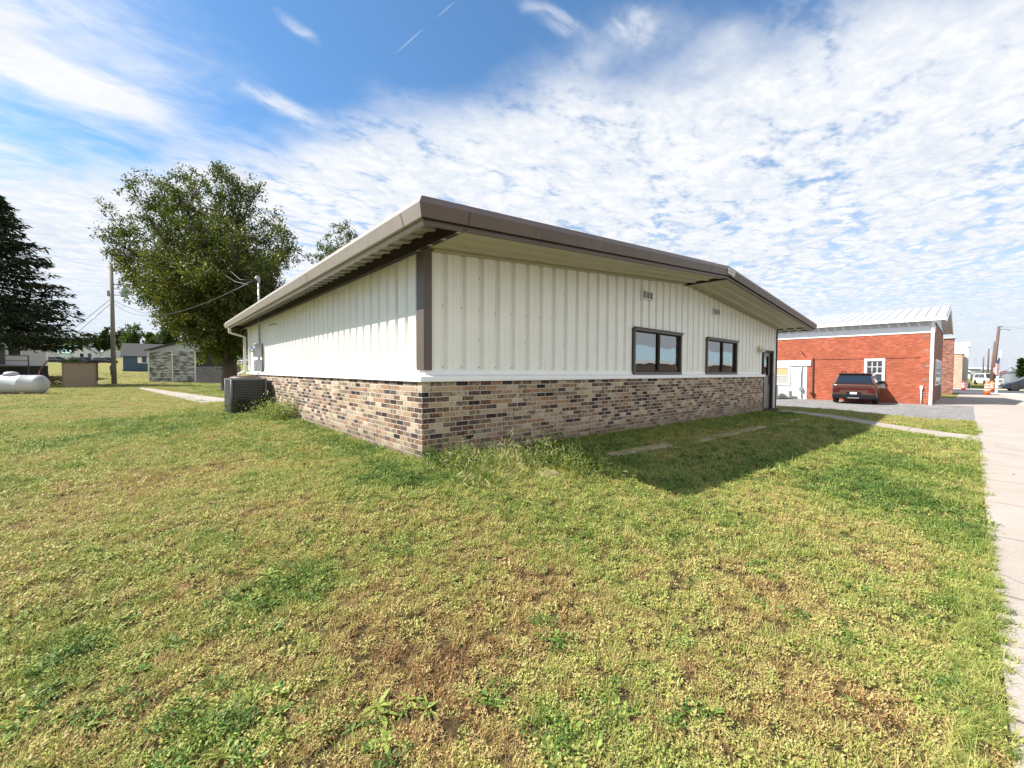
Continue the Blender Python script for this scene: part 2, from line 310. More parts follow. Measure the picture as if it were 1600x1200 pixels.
# ------------------------------------------------------------------ mesh builder
class MB:
    def __init__(s): s.v = []; s.f = []; s.mi = []; s.m = 0; s.sm = []; s.smooth = False
    def add(s, vs, fs):
        o = len(s.v); s.v += [tuple(map(float, q)) for q in vs]
        for f in fs: s.f.append(tuple(o+i for i in f)); s.mi.append(s.m); s.sm.append(s.smooth)
    def box(s, x0, x1, y0, y1, z0, z1, M=None, b=0.0):
        vs = [(x, y, z) for z in (z0, z1) for y in (y0, y1) for x in (x0, x1)]
        fs = [(0, 2, 3, 1), (4, 5, 7, 6), (0, 1, 5, 4), (2, 6, 7, 3), (0, 4, 6, 2), (1, 3, 7, 5)]
        if b > 0:                                          # chamfered box
            b = min(b, (x1-x0)*.45, (y1-y0)*.45, (z1-z0)*.45)
            vs = []; 
            for z, k in ((z0, 1), (z0+b, 0), (z1-b, 0), (z1, 1)):
                i = b if k else 0
                j = b
                vs += [(x0+i+j*(1-k), y0+i, z), (x1-i-j*(1-k), y0+i, z), (x1-i, y0+i+j*(1-k), z), (x1-i, y1-i-j*(1-k), z), (x1-i-j*(1-k), y1-i, z), (x0+i+j*(1-k), y1-i, z), (x0+i, y1-i-j*(1-k), z), (x0+i, y0+i+j*(1-k), z)]
            fs = [tuple(range(7, -1, -1)), tuple(range(24, 32))]
            for r in range(3):
                for q in range(8): fs.append((r*8+q, r*8+(q+1) % 8, (r+1)*8+(q+1) % 8, (r+1)*8+q))
        if M is not None: vs = [M @ Vector(v) for v in vs]
        s.add(vs, fs); return s
    def tube(s, pts, rad, n=8, cap=True):
        pts = [Vector(p) for p in pts]; k = len(pts)
        if not hasattr(rad, '__len__'): rad = [rad]*k
        vs = []; pu = None
        for i, p in enumerate(pts):
            t = (pts[min(i+1, k-1)]-pts[max(i-1, 0)]).normalized()
            u = (pu - t*pu.dot(t)) if pu else t.orthogonal()
            u.normalize(); pu = u; w = t.cross(u)
            for j in range(n):
                a = 2*math.pi*j/n; vs.append(p + (u*math.cos(a)+w*math.sin(a))*rad[i])
        fs = [(i*n+j, i*n+(j+1) % n, (i+1)*n+(j+1) % n, (i+1)*n+j) for i in range(k-1) for j in range(n)]
        if cap: fs += [tuple(range(n-1, -1, -1)), tuple((k-1)*n+j for j in range(n))]
        sv = s.smooth; s.smooth = True; s.add(vs, fs); s.smooth = sv; return s
    def lathe(s, prof, c=(0, 0, 0), n=20, axis='z', sc=(1, 1)):
        vs = []; k = len(prof)
        for r, h in prof:
            for j in range(n):
                a = 2*math.pi*j/n; x, y = r*math.cos(a)*sc[0], r*math.sin(a)*sc[1]
                q = {'z': (x, y, h), 'x': (h, x, y), 'y': (x, h, y)}[axis]
                vs.append((c[0]+q[0], c[1]+q[1], c[2]+q[2]))
        fs = [(i*n+j, i*n+(j+1) % n, (i+1)*n+(j+1) % n, (i+1)*n+j) for i in range(k-1) for j in range(n)]
        if axis == 'y': fs = [f[::-1] for f in fs]
        if prof[0][0] > 1e-4: fs.append(tuple(range(n)) if axis == 'y' else tuple(range(n-1, -1, -1)))
        if prof[-1][0] > 1e-4: fs.append(tuple((k-1)*n+j for j in range(n)) if axis != 'y' else tuple((k-1)*n+j for j in range(n-1, -1, -1)))
        sv = s.smooth; s.smooth = True; s.add(vs, fs); s.smooth = sv; return s
    def prism(s, poly, a0, a1, axis='x'):
        n = len(poly)
        def q(p, a): return {'x': (a, p[0], p[1]), 'y': (p[0], a, p[1]), 'z': (p[0], p[1], a)}[axis]
        vs = [q(p, a0) for p in poly]+[q(p, a1) for p in poly]
        fs = [tuple(range(n-1, -1, -1)), tuple(range(n, 2*n))]+[(i, (i+1) % n, n+(i+1) % n, n+i) for i in range(n)]
        s.add(vs, fs); return s
    def build(s, name, m, parent=None, bevel=0.0, M=None):
        me = D.meshes.new(name); me.from_pydata(s.v, [], s.f); me.update()
        ms = m if isinstance(m, (list, tuple)) else [m]
        for k in ms: me.materials.append(k)
        me.polygons.foreach_set('material_index', s.mi); me.polygons.foreach_set('use_smooth', s.sm)
        o = D.objects.new(name, me); COL.objects.link(o)
        if M is not None: me.transform(M)
        box_uv(me)
        if bevel:
            bv = o.modifiers.new('bevel', 'BEVEL'); bv.width = bevel; bv.segments = 2; bv.limit_method = 'ANGLE'; bv.angle_limit = R(35)
        if parent: o.parent = parent
        return o
def box_uv(me):
    n = len(me.loops)
    if not n: return
    uvl = me.uv_layers.new(name='UVMap')
    co = np.empty(len(me.vertices)*3); me.vertices.foreach_get('co', co); co = co.reshape(-1, 3)
    vi = np.empty(n, int); me.loops.foreach_get('vertex_index', vi)
    nor = np.empty(len(me.polygons)*3); me.polygons.foreach_get('normal', nor); nor = np.abs(nor.reshape(-1, 3))
    tot = np.empty(len(me.polygons), int); me.polygons.foreach_get('loop_total', tot)
    pn = np.repeat(nor, tot, axis=0); c = co[vi]
    ax = pn.argmax(1); uv = np.where((ax == 0)[:, None], c[:, [1, 2]], np.where((ax == 1)[:, None], c[:, [0, 2]], c[:, [0, 1]]))
    uvl.data.foreach_set('uv', uv.ravel())
def tag(o, label=None, cat=None, group=None, kind=None):
    if label: o['label'] = label
    if cat: o['category'] = cat
    if group: o['group'] = group
    if kind: o['kind'] = kind
    return o
def thing(name, label, cat, loc=(0, 0, 0), rz=0, group=None):
    o = D.objects.new(name, None); COL.objects.link(o); o.empty_display_size = .3
    o.location = loc; o.rotation_euler = (0, 0, rz); return tag(o, label, cat, group)
def dup(root, loc, rz, label, scale=1.0):
    r = root.copy(); COL.objects.link(r); r.location = loc; r.rotation_euler = (0, 0, rz); r.scale = (scale,)*3
    r['label'] = label
    for ch in list(root.children):
        c = ch.copy(); COL.objects.link(c); c.parent = r
        for g in list(ch.children):
            e = g.copy(); COL.objects.link(e); e.parent = c
    return r

# ------------------------------------------------------------------ ground sheets
def patch_noise(x, y, s, seed=0.0):
    return noise.noise(Vector((x*s+seed, y*s-seed, seed*.7)))
PATCH = []
for px, py, r, a in [(640, 752, .55, 1.0), (600, 700, .5, .5), (560, 740, .5, .5), (1400, 725, .9, .75), (1390, 770, .9, .6), (1330, 755, .8, .5), (1480, 800, .9, .3), (1540, 850, .35, .5), (1545, 950, .25, .5), (1500, 1080, .3, .35),
                     (420, 935, .32, .8), (340, 1130, .25, .7), (100, 1020, .2, .5), (620, 850, .6, .35), (880, 830, .6, .2), (1330, 1000, .3, .3), (1100, 1060, .3, .3), (480, 650, 1.0, .45), (250, 660, 2.0, .25), (80, 700, 2.2, .1),
                     (800, 960, .5, -.7), (700, 1080, .4, -.6), (560, 1020, .4, -.6), (240, 960, .5, -.7), (330, 1060, .3, -.6), (120, 1130, .35, -.5), (1240, 950, .5, -.6), (1150, 1080, .35, -.5), (930, 930, .5, -.3), (1440, 880, .6, -.4), (1380, 1130, .3, -.5), (230, 640, 2.5, -.25), (300, 740, 1.6, -.4), (120, 800, 1.6, -.35), (1180, 900, .6, -.4), (620, 960, .4, -.4), (450, 820, .7, -.4), (760, 860, .8, -.35), (1000, 1140, .3, -.4)]:
    q = gp(px, py); PATCH.append((q[0], q[1], r*max(1., 1.0), a))
def green(x, y):                                         # 0 = straw, 1 = lush green
    g = .495 - .05*min(1, max(0, (5.0-math.hypot(x-CP[0], y-CP[1]))/3.2)) + .22*patch_noise(x, y, .55, 3.1) + .22*patch_noise(x, y, 1.9, 8.7) + .20*patch_noise(x, y, 6.5, 1.3)
    for a, b, r, k in PATCH:
        d2 = ((x-a)**2+(y-b)**2)/(r*r)
        if d2 < 6: g += k*(.38 if k > 0 else .24)*math.exp(-d2)
    if y > -.9 and -.6 < x < 15: g += .18
    r = math.hypot(x-CP[0], y-CP[1])
    g += .03*min(1, max(0, (r-6)/10))
    return min(1, max(0, g))

def sheet(name, xs, ys, m, off=0.0, keep=None, attr=False, dip=None):
    X, Y = np.meshgrid(xs, ys); Z = H(X, Y)+off
    if dip is not None: Z = Z-dip(X, Y)
    nx, ny = len(xs), len(ys); vs = np.stack([X, Y, Z], -1).reshape(-1, 3)
    fs = [(j*nx+i, j*nx+i+1, (j+1)*nx+i+1, (j+1)*nx+i) for j in range(ny-1) for i in range(nx-1)]
    me = D.meshes.new(name); me.from_pydata(vs.tolist(), [], fs); me.update(); me.materials.append(m)
    me.polygons.foreach_set('use_smooth', [True]*len(me.polygons))
    box_uv(me)
    if attr:
        a = me.attributes.new('green', 'FLOAT', 'POINT'); a.data.foreach_set('value', [green(q[0], q[1]) for q in vs])
        a = me.attributes.new('thatch_shade', 'FLOAT', 'POINT'); a.data.foreach_set('value', (1-sm((np.hypot(vs[:, 0]-CP[0], vs[:, 1]-CP[1])-5)/14)).astype(np.float32))
    o = D.objects.new(name, me); COL.objects.link(o); return o
def axis_vals(segs):
    o = []
    for a, b, st in segs: o += list(np.arange(a, b, st))
    o.append(segs[-1][1]); return np.array(o)
def covered(X, Y):                                       # where paving and gravel lie over the lawn sheet
    X = np.asarray(X, float); Y = np.asarray(Y, float)
    s = (Y < -4.75) & (Y > -6.50)
    gr = (X > 16.0) & (X < 30) & (Y > -4.75+.0*X) & (Y < 30)
    gr &= (X > 16.3+(-(Y))*.16+.25)
    apron = (X > 17) & (Y < -4.8)
    return s | gr | apron | (Y < -6.6)
def lawn_material():
    m = D.materials.new('lawn_soil'); m.use_nodes = True; nt = m.node_tree; b = nt.nodes['Principled BSDF']; L = nt.links
    a = nn(nt, 'ShaderNodeAttribute', attribute_name='green'); tc = nn(nt, 'ShaderNodeTexCoord')
    def noi(s, d=5, r=.6):
        n = nn(nt, 'ShaderNodeTexNoise'); L.new(tc.outputs['Object'], n.inputs[0]); n.inputs['Scale'].default_value = s; n.inputs['Detail'].default_value = d; n.inputs['Roughness'].default_value = r; return n.outputs[0]
    n1 = noi(38, 6, .7); n2 = noi(6, 5); n3 = noi(.35, 4)
    g = math_n(nt, 'ADD', a.outputs['Fac'], math_n(nt, 'MULTIPLY', math_n(nt, 'ADD', n2, -.5), .9))
    g = math_n(nt, 'ADD', g, math_n(nt, 'MULTIPLY', math_n(nt, 'ADD', n3, -.5), .5))
    c = ramp(nt, g, [(.12, (.26, .175, .085)), (.35, (.30, .235, .10)), (.6, (.25, .25, .075)), (.95, (.15, .20, .05))])
    nr = nn(nt, 'ShaderNodeAttribute', attribute_name='thatch_shade'); c = mixc(nt, nr.outputs['Fac'], c, mixc(nt, .75, c, (.060, .045, .025)))  # near soil darkened for shadow between tufts as well as thatch
    d = ramp(nt, n1, [(.30, (.25, .22, .2)), (.48, (.75, .75, .7)), (.7, (1.5, 1.45, 1.3))])
    c = mixc(nt, 1.0, c, d, 'MULTIPLY'); L.new(c, b.inputs['Base Color'])
    b.inputs['Roughness'].default_value = .95; b.inputs['Specular IOR Level'].default_value = .1
    bp = nn(nt, 'ShaderNodeBump'); bp.inputs['Strength'].default_value = .9; bp.inputs['Distance'].default_value = .04
    L.new(n1, bp.inputs['Height']); L.new(bp.outputs[0], b.inputs['Normal']); return m
xs = axis_vals([(-900, -100, 100), (-100, -30, 10), (-30, -10, 1.0), (-10, 20, .25), (20, 60, 1.0), (60, 200, 10), (200, 1200, 100)])
ys = axis_vals([(-900, -100, 100), (-100, -20, 10), (-20, -8, 1.0), (-8, 16, .25), (16, 70, 1.0), (70, 300, 10), (300, 1500, 100)])
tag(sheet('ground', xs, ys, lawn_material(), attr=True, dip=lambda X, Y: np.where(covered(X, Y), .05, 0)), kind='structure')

def strip(name, quad, m, off, nu=40, nv=6, jitter=0.0, thick=0.0):
    q = [np.array(p, float) for p in quad]; vs = []; 
    for j in range(nv+1):
        for i in range(nu+1):
            s, t = i/nu, j/nv
            p = (q[0]*(1-s)+q[1]*s)*(1-t)+(q[3]*(1-s)+q[2]*s)*t
            if jitter and j in (0, nv):
                k = noise.noise(Vector((p[0]*1.7, p[1]*1.7, j)))*jitter + noise.noise(Vector((p[0]*7, p[1]*7, j)))*jitter*.5
                d = (q[3]-q[0]); d /= np.linalg.norm(d); p = p+d*k
            vs.append((p[0], p[1], h1(p[0], p[1])+off))
    w = nu+1; fs = [(j*w+i, j*w+i+1, (j+1)*w+i+1, (j+1)*w+i) for j in range(nv) for i in range(nu)]
    mb = MB(); mb.smooth = True; mb.add(vs, fs)
    if thick:
        mb.smooth = False
        ring = [i for i in range(w)]+[j*w+nu for j in range(1, nv+1)]+[nv*w+i for i in range(nu-1, -1, -1)]+[j*w for j in range(nv-1, 0, -1)]
        n = len(ring); mb.add([vs[i] for i in ring]+[(vs[i][0], vs[i][1], vs[i][2]-thick) for i in ring], [(i, (i+1) % n, n+(i+1) % n, n+i)[::-1] for i in range(n)])
    o = mb.build(name, m); tag(o, kind='structure'); return o
def slab_material(name, col, joint=1.5, axis=0, crack=True):
    m = D.materials.new(name); m.use_nodes = True; nt = m.node_tree; b = nt.nodes['Principled BSDF']; L = nt.links
    tc = nn(nt, 'ShaderNodeTexCoord'); s = nn(nt, 'ShaderNodeSeparateXYZ'); L.new(tc.outputs['Object'], s.inputs[0])
    def noi(sc, d=5, r=.6):
        n = nn(nt, 'ShaderNodeTexNoise'); L.new(tc.outputs['Object'], n.inputs[0]); n.inputs['Scale'].default_value = sc; n.inputs['Detail'].default_value = d; n.inputs['Roughness'].default_value = r; return n.outputs[0]
    c = ramp(nt, noi(1.1), [(.3, tuple(k*.86 for k in col)), (.7, tuple(k*1.08 for k in col))])
    c = mixc(nt, 1.0, c, ramp(nt, noi(90, 3), [(.35, (.82, .81, .8)), (.65, (1.1, 1.1, 1.1))]), 'MULTIPLY')
    f = math_n(nt, 'FLOORED_MODULO', math_n(nt, 'ADD', s.outputs[axis], .55), joint)
    e = math_n(nt, 'ABSOLUTE', math_n(nt, 'SUBTRACT', f, joint/2))
    j = math_n(nt, 'LESS_THAN', e, .010)
    c = mixc(nt, j, c, (.14, .12, .10))
    if crack:
        vo = nn(nt, 'ShaderNodeTexVoronoi', feature='DISTANCE_TO_EDGE'); mp = nn(nt, 'ShaderNodeVectorMath', operation='ADD')
        nz = nn(nt, 'ShaderNodeTexNoise'); nz.inputs['Scale'].default_value = 1.7; L.new(tc.outputs['Object'], nz.inputs[0])
        L.new(tc.outputs['Object'], mp.inputs[0]); L.new(nz.outputs['Color'], mp.inputs[1]); L.new(mp.outputs[0], vo.inputs[0]); vo.inputs['Scale'].default_value = .23
        c = mixc(nt, math_n(nt, 'LESS_THAN', vo.outputs[0], .0014), c, (.16, .14, .12))
    L.new(c, b.inputs['Base Color']); b.inputs['Roughness'].default_value = .9
    bp = nn(nt, 'ShaderNodeBump'); bp.inputs['Strength'].default_value = .25; bp.inputs['Distance'].default_value = .01
    L.new(noi(70, 4), bp.inputs['Height']); L.new(bp.outputs[0], b.inputs['Normal']); return m
WALKM = slab_material('sidewalk_concrete', (.40, .342, .292))
PATHM = slab_material('path_concrete', (.38, .33, .285), 1.2, 1)
LOTM = slab_material('lot_concrete', (.46, .40, .33), 4.0, 0)
strip('sidewalk', [(-14, -4.72), (57.2, -4.72), (57.2, -6.5), (-14, -6.5)], WALKM, .012, 180, 8, .0, .1)
strip('sidewalk', [(30.02, -4.715), (57.2, -4.715), (57.2, -3.9), (30.02, -3.9)], WALKM, .013, 40, 4, 0, .1)
strip('sidewalk', [(30.02, -3.895), (41, -3.895), (41, -3.18), (30.02, -3.18)], WALKM, .013, 12, 4, 0, .1)
strip('entrance_path', [(10.9, -4.74), (13.15, -.28), (14.1, -.28), (12.1, -4.74)], PATHM, .022, 30, 6, .06, .08)
strip('path', [gp(217, 607.3)[:2], gp(353, 629.5)[:2], gp(358, 624)[:2], gp(222, 605.9)[:2]], PATHM, .02, 50, 5, .06, .06)
def gravel_material():
    m = D.materials.new('gravel'); m.use_nodes = True; nt = m.node_tree; b = nt.nodes['Principled BSDF']; L = nt.links
    tc = nn(nt, 'ShaderNodeTexCoord'); v = nn(nt, 'ShaderNodeTexVoronoi'); L.new(tc.outputs['Object'], v.inputs[0]); v.inputs['Scale'].default_value = 22
    c = ramp(nt, v.outputs['Color'], [(.1, (.10, .096, .092)), (.5, (.235, .225, .215)), (.9, (.39, .375, .36))])
    n = nn(nt, 'ShaderNodeTexNoise'); L.new(tc.outputs['Object'], n.inputs[0]); n.inputs['Scale'].default_value = .9; n.inputs['Detail'].default_value = 4
    c = mixc(nt, 1.0, c, ramp(nt, n.outputs[0], [(.3, (.82, .80, .77)), (.7, (1.12, 1.12, 1.12))]), 'MULTIPLY')
    L.new(c, b.inputs['Base Color']); b.inputs['Roughness'].default_value = .95
    bp = nn(nt, 'ShaderNodeBump'); bp.inputs['Strength'].default_value = 1; bp.inputs['Distance'].default_value = .03
    L.new(v.outputs['Distance'], bp.inputs['Height']); L.new(bp.outputs[0], b.inputs['Normal']); return m
strip('gravel_lot', [(17.1, -4.86), (30.4, -4.86), (30.4, 30), (12.4, 30)], gravel_material(), .002, 60, 60, 0)
tag(D.objects['gravel_lot'], kind='structure')
ASPH = mat('asphalt', (.075, .075, .078), .92, var=.2, vscale=1.2, bump=.4, bscale=120)
strip('road', [(58.2, -60), (71.5, -60), (71.5, 60), (58.2, 60)], ASPH, .012, 8, 60)
strip('main_street', [(-80, -24), (57.8, -24), (57.8, -9.6), (-80, -9.6)], ASPH, .016, 120, 6)
strip('main_street', [(72, -24), (260, -24), (260, -9.6), (72, -9.6)], ASPH, .016, 60, 6)
strip('parking_apron', [(-40, -9.6), (57.2, -9.6), (57.2, -6.5), (-40, -6.5)], LOTM, .008, 90, 4)
KERB = mat('white_kerb', (.72, .71, .68), .8, var=.06)
strip('kerb', [(57.2, -24), (58.1, -24), (58.1, 8), (57.2, 8)], KERB, .05, 4, 60, 0, .15)
strip('kerb', [(71.6, -24), (72.9, -24), (72.9, 8), (71.6, 8)], KERB, .05, 4, 60, 0, .15)

# ------------------------------------------------------------------ the metal building
bld = thing('metal_building', 'low cream steel clad building with brick wainscot and brown roof trim in the middle', 'building')
SL = .0835; EO, FO = .56, .97
def roofz(x): return SL*min(x+EO, BW+EO-x)              # rise above the eave line
mb = MB()
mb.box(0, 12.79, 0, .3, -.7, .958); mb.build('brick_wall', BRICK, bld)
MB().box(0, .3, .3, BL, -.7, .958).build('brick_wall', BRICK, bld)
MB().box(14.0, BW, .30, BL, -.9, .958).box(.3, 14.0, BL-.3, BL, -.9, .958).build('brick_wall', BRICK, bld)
# sloping ledge over the brick, in two steps
mb = MB()
LP = [(-.035, .955), (-.035, .985), (-.02, 1.022), (.045, 1.035), (.085, 1.045), (.095, 1.10), (.105, 1.115), (.2, 1.115), (.2, .955)]
def sweep(mb, prof, path, closed=False):                  # path: list of (function u -> point) mitred corners
    k = len(prof); vs = []
    for fn in path: vs += [fn(*p) for p in prof]
    n = len(path); fs = []
    for i in range(n-1 if not closed else n):
        a, b = i*k, ((i+1) % n)*k
        for j in range(k-1): fs.append((a+j, b+j, b+j+1, a+j+1))
    mb.add(vs, fs)
sweep(mb, LP, [lambda o, z: (12.79, o, z), lambda o, z: (o, o, z), lambda o, z: (o, BL-o, z), lambda o, z: (BW-o, BL-o, z), lambda o, z: (BW-o, .3, z)])
mb.build('sill_ledge', WHITE, bld)

RIB = .3048
def siding(name, p0, d, nrm, length, zb, ztop, openings=(), phase=0.0, screws=True):
    """recessed-flute steel panels; nrm points outwards"""
    p0 = Vector(p0); d = Vector(d); nrm = Vector(nrm); us = {0.0: 0, length: 0}
    prof = [(0, 0), (.085, 0), (.088, .004), (.096, .004), (.099, 0), (.135, 0), (.138, .004), (.146, .004), (.149, 0), (.200, 0), (.218, -.055), (.287, -.055), (.3047, 0)]
    k = -1; pts = []
    while k*RIB+phase < length:
        for u, n in prof: pts.append((k*RIB+phase+u, n))
        k += 1
    def off(u):
        for a, b in zip(pts, pts[1:]):
            if a[0] <= u <= b[0]: return a[1]+(b[1]-a[1])*((u-a[0])/max(1e-6, b[0]-a[0]))
        return 0
    U = sorted(set([round(u, 5) for u, _ in pts if 0 < u < length]+[0.0, length]+[round(o, 5) for op in openings for o in op[:2]]+([round(length/2, 5)] if name == 'g' else [])))
    mb = MB()
    def P(u, z): q = p0+d*u+nrm*off(u); return (q.x, q.y, z)
    for a, b in zip(U, U[1:]):
        mid = (a+b)/2; ops = [o for o in openings if o[0] < mid < o[1]]
        segs = [(zb, ztop(a), ztop(b))]
        if ops:
            o = ops[0]; segs = []
            if o[2] > zb+.01: mb.add([P(a, zb), P(b, zb), P(b, o[2]), P(a, o[2])], [(0, 1, 2, 3)])
            mb.add([P(a, o[3]), P(b, o[3]), P(b, ztop(b)), P(a, ztop(a))], [(0, 1, 2, 3)])
        else: mb.add([P(a, zb), P(b, zb), P(b, ztop(b)), P(a, ztop(a))], [(0, 1, 2, 3)])
    mb.m = 1
    if screws:
        k = 0
        while k*RIB+phase+.254 < length:
            u = k*RIB+phase+.254
            rows = [1.15, 1.97]+([1.55, 2.42, 2.9] if k % 3 == 2 else [])
            for z in rows:
                if u > .2 and z < ztop(u)-.1 and not any(o[0] < u < o[1] and o[2]-.05 < z < o[3]+.05 for o in openings):
                    c = p0+d*u+nrm*(-.052); q = 7
                    vs = [c+nrm*.008+(d*math.cos(t)+Vector((0, 0, 1))*math.sin(t))*.011+Vector((0, 0, z-c.z)) for t in [2*math.pi*i/q for i in range(q)]]
                    mb.add(vs, [tuple(range(q))])
            k += 1
    return mb.build('siding', [SIDING, GALV], bld)
W1 = (4.93, 7.02, 1.045, 2.01); W2 = (8.44, 10.54, 1.045, 2.01); DR = (12.86, 13.88, -.5, 1.86)
SY = .10
siding('g', (.12, SY, 0), (1, 0, 0), (0, -1, 0), 14.16, 1.09, lambda u: 2.655+SL*min(u+.12, BW-u-.12), [tuple([a-.12, b-.12, c, e]) for a, b, c, e in ((W1[0]+.04, W1[1]-.04, W1[2]+.03, W1[3]-.03), (W2[0]+.04, W2[1]-.04, W2[2]+.03, W2[3]-.03), (DR[0]+.03, DR[1]-.03, 1.0, DR[3]-.03))], phase=.02)
siding('l', (SY, BL-.1, 0), (0, -1, 0), (-1, 0, 0), BL-.2, 1.09, lambda u: 2.71, phase=.06)
siding('r', (BW-SY, .1, 0), (0, 1, 0), (1, 0, 0), BL-.2, 1.09, lambda u: 2.62, screws=False)
siding('b', (14.18, BL-SY, 0), (-1, 0, 0), (0, 1, 0), 14.16, 1.09, lambda u: 2.655+SL*min(u+.12, BW-u-.12), screws=False)
MB().box(13.88, 14.28, .085, .12, -.45, 1.05).box(13.88, 14.30, .075, .084, 1.05, 1.10).build('door_side_panel', mat('grey_panel', (.42, .43, .42), .5, var=.05), bld)
for cx, cy, sx, sy in ((.06, .06, 1, 1), (BW-.06, .06, -1, 1)):
    zb = 1.10 if sx > 0 else -.5; mb = MB()
    wd_ = .12 if sx > 0 else .03
    x0, x1 = sorted((cx, cx+sx*wd_)); y0, y1 = sorted((cy, cy+sy*.02)); mb.box(x0, x1, y0, y1, zb, 2.66)
    x0, x1 = sorted((cx, cx+sx*.02)); y0, y1 = sorted((cy+sy*.02, cy+sy*.19)); mb.box(x0, x1, y0, y1, zb, 2.66)
    mb.build('corner_trim', BROWN, bld)
# soffits, closure beam, roof, fascia
mb = MB(); mb.smooth = False
def soff(y0, y1):
    for xa, xb, up in ((.0, BW/2, 1), (BW/2, BW+EO-.12, -1)):
        ny = 4; rows = []
        yy = []; y = y0
        ysn = sorted(set([y0, y1]+[y0+.06+k*.3048+a for k in range(-1, 5) for a in (0, .02, .08, .10) if y0 < y0+.06+k*.3048+a < y1]))
        for y in ysn:
            fr = ((y-y0-.06) % .3048); dz = -.028 if .015 < fr < .085 else 0
            rows.append([(x, y, 2.648+SL*min(x, BW-x)+dz) for x in (xa, xb)])
        vs = [p for r in rows for p in r]
        mb.add(vs, [(2*i, 2*i+1, 2*i+3, 2*i+2)[::-1] for i in range(len(rows)-1)])
soff(-FO+.09, .16); mb.build('soffit', SOFFIT, bld); mb = MB(); soff(BL-.16, BL+FO-.09); mb.build('soffit', SOFFIT, bld)
mb = MB()
for side in (0, 1):
    mb = MB(); y = -FO+.09
    while y < BL+FO-.09:
        for a, b, z in ((0, .23, 0), (.23, .3048, -.03)):
            if side == 0: xo, xi, zo, zi = -EO+.1, .0 if True else 0, 2.735, 2.78
            else: xo, xi, zo, zi = BW+EO-.1, BW, 2.69, 2.735
            y1 = min(y+b, BL+FO-.09); 
            if y+a < y1: mb.add([(xo, y+a, zo+z), (xi, y+a, zi+z), (xi, y1, zi+z), (xo, y1, zo+z)], [(0, 1, 2, 3) if side else (3, 2, 1, 0)])
            if a == 0 and side == 0: mb.add([(xo, y1, zo), (xi, y1, zi), (xi, y1, zi-.03), (xo, y1, zo-.03)], [(0, 1, 2, 3)]); mb.add([(xo, y, zo), (xi, y, zi), (xi, y, zi-.03), (xo, y, zo-.03)], [(0, 1, 2, 3)])
        y += .3048
    mb.build('soffit', SOFFL, bld)
for xa, zz in ((.0, 2.79), (BW-.07, 2.75)): MB().box(xa, xa+.07, -FO+.09, BL+FO-.10, 2.625, zz).build('eave_strut', DBROWN, bld)
mb = MB()                                                 # trim where rake soffit meets wall, and the ridge joint below
for xa, xb in ((.19, BW/2), (BW/2, BW-.19)):
    za, zb = 2.642+SL*min(xa, BW-xa), 2.642+SL*min(xb, BW-xb)
    mb.add([(xa, .03, za-.028), (xb, .03, zb-.028), (xb, .03, zb), (xa, .03, za), (xa, .09, za-.028), (xb, .09, zb-.028)], [(0, 1, 2, 3), (0, 4, 5, 1)])
mb.build('wall_top_trim', SOFFIT, bld)
zr = 2.648+SL*BW/2
MB().box(BW/2-.035, BW/2+.035, -FO+.1, .1, zr-.055, zr-.005).build('ridge_joint', DBROWN, bld)
FP = [(-.30, .002), (-.06, .008), (-.05, .0), (0, -.078), (-.042, -.208), (-.078, -.212), (-.088, -.20), (-.088, -.228), (-.093, -.258), (-.13, -.262)]
def rake(y, sgn, prof=None):
    mb = MB(); Z0 = 2.825; prof = prof or FP
    def st(x, ex):                                         # ex: -1 left corner, +1 right corner, 0 between
        return lambda o, z: (x-ex*(-o), y+sgn*(-o)*1.0, Z0+z+SL*min((x-ex*(-o))+EO, BW+EO-(x-ex*(-o))))
    sweep(mb, prof, [st(-EO, -1), st(BW/2, 0), st(BW+EO, 1)]); return mb
mbr = rake(-FO, 1); mbr.build('rake_fascia', FBROWN, bld)
rake(-FO, 1, [(-.040, -.2105), (-.0905, -.2145), (-.0905, -.232)]).build('groove_shade', DBROWN, bld)  # dark strip painted in for the shade inside the recess
mbr = rake(BL+FO, -1); mbr.build('rake_fascia', FBROWN, bld)
for x, s in ((-EO, 1), (BW+EO, -1)):
    mb = MB(); sweep(mb, FP, [(lambda o, z, yy=yy, e=e: (x-s*o, yy-e*o, 2.825+z+SL*(-o))) for yy, e in ((BL+FO, -1), (-FO, 1))][::-1] if s < 0 else [(lambda o, z, yy=yy, e=e: (x-s*o, yy-e*o, 2.825+z+SL*(-o))) for yy, e in ((-FO, 1), (BL+FO, -1))][::-1])
    mb.build('gutter', GUTTER, bld)
for x in (.05, 6.2, 7.0, 10.4):
    mb = MB(); z = 2.825+roofz(x); vs = [(x-.009, -FO-.003, z-.08), (x+.009, -FO-.003, z-.08), (x+.009, -FO+.037, z-.205), (x-.009, -FO+.037, z-.205)]; mb.add(vs, [(0, 1, 2, 3)]); mb.build('fascia_seam', mat('seam', (.07, .05, .042), .5), bld)
for y in (-.55, 3.0, 8.6):
    mb = MB(); mb.add([(-EO-.003, y-.008, 2.745), (-EO-.003, y+.008, 2.745), (-EO+.037, y+.008, 2.62), (-EO+.037, y-.008, 2.62)], [(0, 1, 2, 3)]); mb.build('gutter_seam', mat('gseam', (.24, .21, .18), .5), bld)
mb = MB()                                                 # roof sheets with standing ribs
